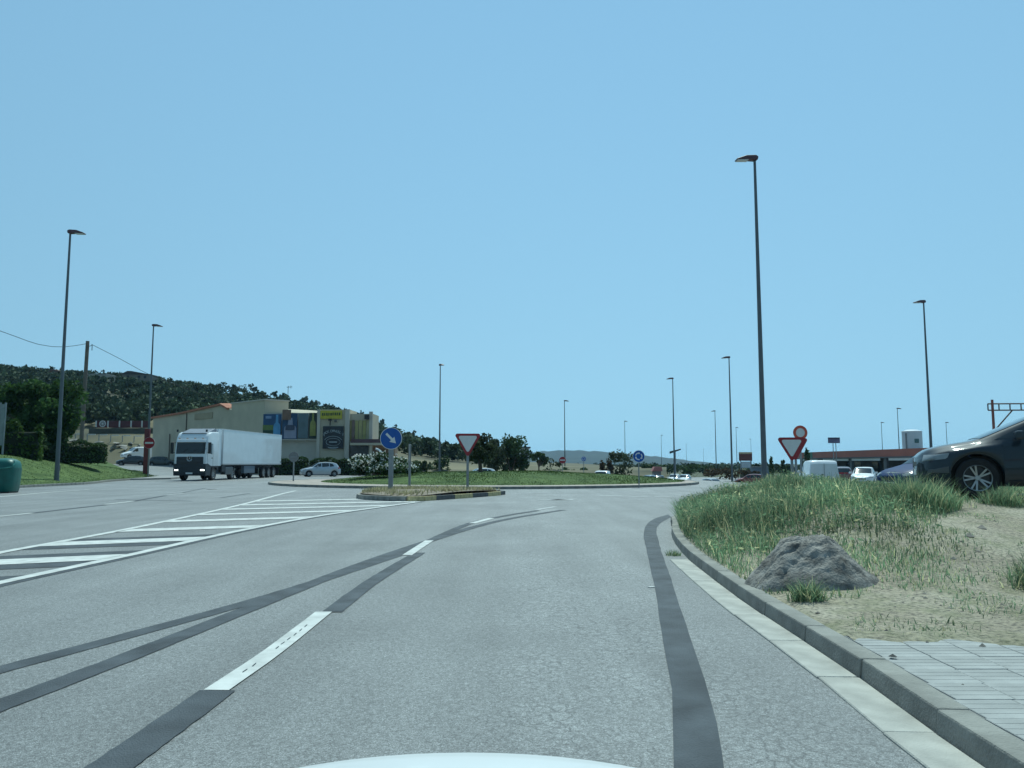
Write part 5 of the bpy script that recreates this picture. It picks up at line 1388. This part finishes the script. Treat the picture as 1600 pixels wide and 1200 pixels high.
car_at('dark_parked_car', 'black parked car beside the red totem', hatch_b, black_p, 208, 112, R(200), z=.95, wins=HW, ws=(.98, 1.7), rear=(3.35, 3.68))
car_at('dark_parked_car', 'dark parked estate between the red totem and the lorry', hatch_b, M('dark_green_paint', (0.02, 0.03, 0.03), .3, .06, coat=.8), 258, 112, R(5), z=.85, wins=HW, ws=(.98, 1.7), rear=(3.35, 3.68))
for i, (px, Y, hd, pm_, lab) in enumerate(((1012, 112, 215, silver, 'far silver car parked beside the red kiosk'), (1028, 110, 265, black_p, 'far dark car in front of the red kiosk'), (1068, 118, 250, silver, 'far grey car on the descending road beyond the island'), (1052, 122, 250, white, 'far pale car beside the grey one on the descending road'), (1112, 104, 300, silver, 'far pale car at the edge of the rusty thicket'))):
    car_at('far_car', lab, hatch_b, pm_, px, Y, R(hd), z=gz((px - 800) / FPX * Y, Y) - (.5 if px > 1100 else .1), wins=HW, ws=(.98, 1.7), rear=(3.35, 3.68), group='far cars beyond the roundabout')
van_b = Body(4.4, 1.84, [(-.1, .6), (0, .66), (.06, .76), (.4, .95), (.85, 1.08), (1.0, 1.12), (1.7, 1.72), (2.0, 1.82), (3.0, 1.85), (4.25, 1.83), (4.36, 1.7), (4.4, 1.6), (4.6, 1.5)],
             [(0, .6), (.4, .85), (1, 1.0), (4.3, 1.05), (4.4, 1.0)], [(0, .8), (1, .82), (1.7, .80), (4.4, .84)], [(0, .75), (.1, .85), (.4, .96), (1, 1.0), (4.3, 1.0), (4.4, .97)], .85, 3.5, .32, .2, .05)
VW = [[(1.22, 1.04), (2.1, 1.06), (2.1, 1.6), (1.78, 1.58)]]
v = car_at('white_van', 'white panel van seen from behind near the fuel station', van_b, white, 1274, 52, R(80), wins=VW, ws=(1.05, 1.75), cat='van')
k = MB(); k.box((-4.42, 0, 1.0), (.02, .012, 1.3)); k.build('door_seam', blackp, v); k = MB(); k.box((-4.43, .12, .95), (.03, .14, .05)); k.build('door_handle', blackp, v)
k = MB(); k.box((-4.44, 0, .52), (.03, .52, .11)); k.build('number_plate', s_white, v)
car_at('white_van', 'white van coming towards the roundabout beyond the lawn', van_b, white, 939, 100, R(255), wins=VW, ws=(1.05, 1.75), cat='van', z=-1.45)
car_at('white_van', 'white van parked high behind the black parked car', van_b, white, 216, 124, R(225), wins=VW, ws=(1.05, 1.75), cat='van', z=2.0)

# articulated lorry
def lorry():
    root = empty('articulated_lorry', (-24.15, 60.2, .0), R(-93), 'white articulated lorry with a plain box trailer and lit headlights', 'lorry')
    lw = M('lorry_white', (0.70, 0.73, 0.75), .35, .04, 1.5, coat=.5); dkp = M('lorry_dark_plastic', (0.022, 0.027, 0.034), .55, .15, 3)
    k = MB(); k.prism_y([(0, 1.05), (.03, 1.5), (0, 2.0), (-.14, 2.85), (-.30, 3.3), (-.55, 3.56), (-.95, 3.68), (-2.15, 3.72), (-2.25, 3.6), (-2.25, 1.05)], -1.22, 1.22); cab = k.build('cab', lw, root, smooth=True, bevel=.09, seg=3)
    k = MB(); k.prism_y([(.05, .38), (.09, .6), (.09, 1.26), (-.3, 1.30), (-.9, 1.12), (-2.2, 1.12), (-2.2, .8), (-1.95, .8), (-1.9, .98), (-.9, .98), (-.78, .38)], -1.235, 1.235); k.build('bumper', dkp, root, bevel=.04, seg=2)
    k = MB(); k.prism_y([(.06, 1.2), (.10, 1.4), (.08, 1.78), (-.02, 1.80), (-.02, 1.2)], -1.02, 1.02); gr = k.build('grille', dkp, root, bevel=.03)
    for z in (1.32, 1.42, 1.52): k = MB(); k.box((.098, 0, z), (.02, 1.6, .03)); k.build('grille_bar', M('grille_grey', (0.07, 0.075, 0.08), .5), gr)
    k = MB(); k.lathe([(.17, .1), (.2, .11), (.2, .08), (.17, .08)], 22, 'y'); k.v = [(y + .02, x, z + 1.66) for x, y, z in k.v]
    for j in range(3): a = R(90 + 120 * j); k.tube((.115, 0, 1.66), (.115, .18 * math.cos(a), 1.66 + .18 * math.sin(a)), .022, .008, 5)
    k.build('star_emblem', chrome, gr)
    k = MB(); k.prism_y([(.02, 2.02), (-.115, 2.86), (-.16, 2.86), (-.04, 2.02)], -1.10, 1.10); k.build('windscreen', glass, root)
    k = MB(); k.prism_y([(.0, 2.90), (-.13, 3.12), (-.2, 3.12), (-.16, 2.88)], -1.12, 1.12); k.build('sun_visor', lw, root, bevel=.02)
    k = MB(); k.prism_y([(-.45, 3.58), (-.9, 3.72), (-1.9, 3.98), (-2.2, 3.98), (-2.2, 3.6)], -1.0, 1.0); k.build('roof_fairing', M('fairing_shaded', (0.17, 0.19, 0.23), .5, .1), root, bevel=.05, seg=2)  # shade on the roof fairing is painted in as a dark bluish grey
    for s in (1, -1):
        k = MB(); k.prism_y([(-.28, 2.08), (-1.05, 1.98), (-1.05, 2.8), (-.36, 2.8)], min(s * 1.21, s * 1.232), max(s * 1.21, s * 1.232)); k.build('side_window', glass, root)
        k = MB(); k.prism_y([(-.2, 1.06), (-1.2, 1.06), (-1.2, 1.075), (-.2, 1.075)], s * 1.215 - .01, s * 1.215 + .02); k.build('door_seam', dkp, root)
        k = MB(); k.box((.06, s * 1.0, .80), (.06, .36, .16)); hl = k.build('headlight', M('lorry_lamp', (0.7, 0.72, 0.72), .2, emis=(1, .97, .92), estr=5), root, bevel=.03, seg=2)
        k = MB(); k.box((.055, s * .98, .76), (.05, .52, .30)); k.build('lamp_housing', blackp, root, bevel=.03)
        k = MB(); k.box((-.05, s * 1.45, 2.45), (.14, .22, .85)); m_ = k.build('mirror', blackp, root, bevel=.04, seg=2); k = MB(); k.tube((-.25, s * 1.2, 2.85), (-.05, s * 1.45, 2.85), .03, .03, 6); k.tube((-.25, s * 1.2, 2.1), (-.05, s * 1.45, 2.1), .03, .03, 6); k.build('mirror_arm', blackp, m_)
        k = MB(); k.prism_y([(-2.0, 1.1), (-2.75, 1.1), (-2.75, 3.85), (-2.2, 3.95), (-2.0, 3.6)], min(s * 1.16, s * 1.2), max(s * 1.16, s * 1.2)); k.build('side_deflector', lw, root)
        k = MB(); k.box((-.16, s * 1.12, 3.75), (.1, .12, .18)); k.build('air_horn', dkp, root)
        k = MB(); k.box((-4.3, s * 1.05, .72), (1.5, .42, .62)); k.build('fuel_tank', M('tank_metal', (0.10, 0.11, 0.12), .4, metal=.5), root, bevel=.06, seg=2)
        k = MB(); k.box((-8.6, s * 1.1, .78), (2.4, .3, .62)); k.build('pallet_box', M('pallet_box', (0.10, 0.13, 0.17), .5), root, bevel=.03)
        k = MB(); k.box((-15.9, s * 1.0, .62), (.05, .5, .6)); k.build('mudflap', rubber, root)
    for y in (-.9, -.3, .3, .9): k = MB(); k.box((-.06, y, 3.18), (.06, .14, .05)); k.build('marker_light', M('amber', (0.5, 0.2, 0.03), .3), root)
    for y in (-.75, .0, .65): k = MB(); k.tube((.035, y, 2.04), (-.03, y + .55, 2.42), .012, .012, 5); k.build('wiper', blackp, root)
    for s in (1, -1):
        for x in (-.22, -1.22): k = MB(); k.box((x, s * 1.222, 1.95), (.015, .012, 1.65)); k.build('door_seam', dkp, root)
        k = MB(); k.box((-1.05, s * 1.235, 1.7), (.2, .03, .05)); k.build('door_handle', dkp, root)
        k = MB(); k.box((-3.2, s * 1.12, .9), (.7, .24, .5)); k.build('side_skirt', dkp, root)
    k = MB(); k.box((.10, 0, .56), (.02, .52, .12)); k.build('number_plate', s_white, root)
    k = MB(); k.box((-9.7, 0, 2.60), (13.5, 2.54, 2.82)); tr = k.build('trailer_box', lw, root, bevel=.03)
    for s in (1, -1):
        k = MB(); k.box((-9.7, s * 1.272, 1.22), (13.5, .02, .1)); k.build('side_rail', M('rail_grey', (0.3, 0.31, 0.32), .5), tr); k = MB(); k.box((-16.2, s * 1.275, 1.42), (.16, .012, .12)); k.build('marker_plate', dkp, tr)
        k = MB(); k.box((-9.7, s * 1.272, 3.97), (13.5, .02, .07)); k.build('top_rail', M('rail_pale', (0.6, 0.62, 0.63), .5), tr)
    k = MB(); k.box((-9.2, 0, 1.03), (13.8, .9, .3)); k.build('chassis', dkp, root)
    k = MB(); k.box((-2.82, 0, 3.0), (.3, 1.8, 1.3)); k.build('cooling_unit', M('unit_grey', (0.3, 0.32, 0.34), .5), root, bevel=.04)
    for xs in ((1.38,), (5.0,), (12.0, 13.3, 14.6)): add_wheels(root, 0, 0, 1.08, .5, .32, M('lorry_rim', (0.3, 0.3, 0.3), .5, metal=.4), 10, False, xs=xs)
    for s in (.8, -.8): k = MB(); k.box((-6.2, s, .6), (.14, .14, 1.0)); k.build('landing_leg', dkp, root)
lorry()

# front of the car the picture is taken from
def own_car():
    root = empty('white_car_front', (-.07, .1, 0), 0, 'white bonnet and nose of a car standing on the near lane', 'car')
    prof = [(-.15, 1.0), (.2, 1.0), (.5, .975), (.85, .93), (1.05, .895), (1.2, .85), (1.3, .80), (1.36, .70), (1.40, .55), (1.40, .36), (1.34, .24)]
    k = MB(); rows = []
    for y, z in prof:
        row = []
        for x in np.linspace(-.86, .86, 37):
            e = abs(x) / .86; yy = y - .28 * e ** 3 * sm((y - .4) / .9)
            row.append((x, yy, z - .29 * x * x * sm((z - .5) / .3) - .30 * sm((e - .86) / .14) * sm((z - .55) / .3)))
        rows.append(row)
    k.grid(rows); k.build('bonnet', white, root, smooth=True)
    k = MB()
    for s in (-1, 1):
        P = [(s * .865, y - .28 * sm((y - .4) / .9), z) for y, z in [(-.15, .62), (.3, .62), (.8, .60), (1.2, .52), (1.38, .42)]]; Q = [(a, b, .24) for a, b, c in P]
        k.grid([P, Q] if s > 0 else [Q, P])
    k.build('wing', white, root)
    for s in (-1, 1): kk = MB(); kk.box((s * .62, 1.16, .66), (.3, .12, .13)); kk.build('headlight', lampw, root, bevel=.04, seg=2)
    kk = MB(); kk.box((0, 1.405, .45), (.9, .03, .16)); kk.build('grille', blackp, root)
    for s in (-1, 1):
        w_ = obj('wheel', WM[(.29, .21, alloy.name, 5, True)][1], root, (s * .74, .55, .29), -R(90) * s); obj('tyre', WM[(.29, .21, alloy.name, 5, True)][0], w_)
own_car()

# ------------------------------------------------------------------ haze in the air
k = MB(); k.box((0, 1650, 34), (6200, 3480, 75)); hz = k.build('haze', M('unused', (1, 1, 1)))
hm = bpy.data.materials.new('haze'); hm.use_nodes = True; hm.node_tree.nodes.clear()
ho = hm.node_tree.nodes.new('ShaderNodeOutputMaterial'); hv = hm.node_tree.nodes.new('ShaderNodeVolumePrincipled')
hv.inputs['Color'].default_value = (0.42, 0.68, 1.0, 1); hv.inputs['Density'].default_value = 0.00010; hv.inputs['Anisotropy'].default_value = 0.2
hm.node_tree.links.new(hv.outputs[0], ho.inputs['Volume'])
hz.data.materials.clear(); hz.data.materials.append(hm); tag(hz, kind='stuff')
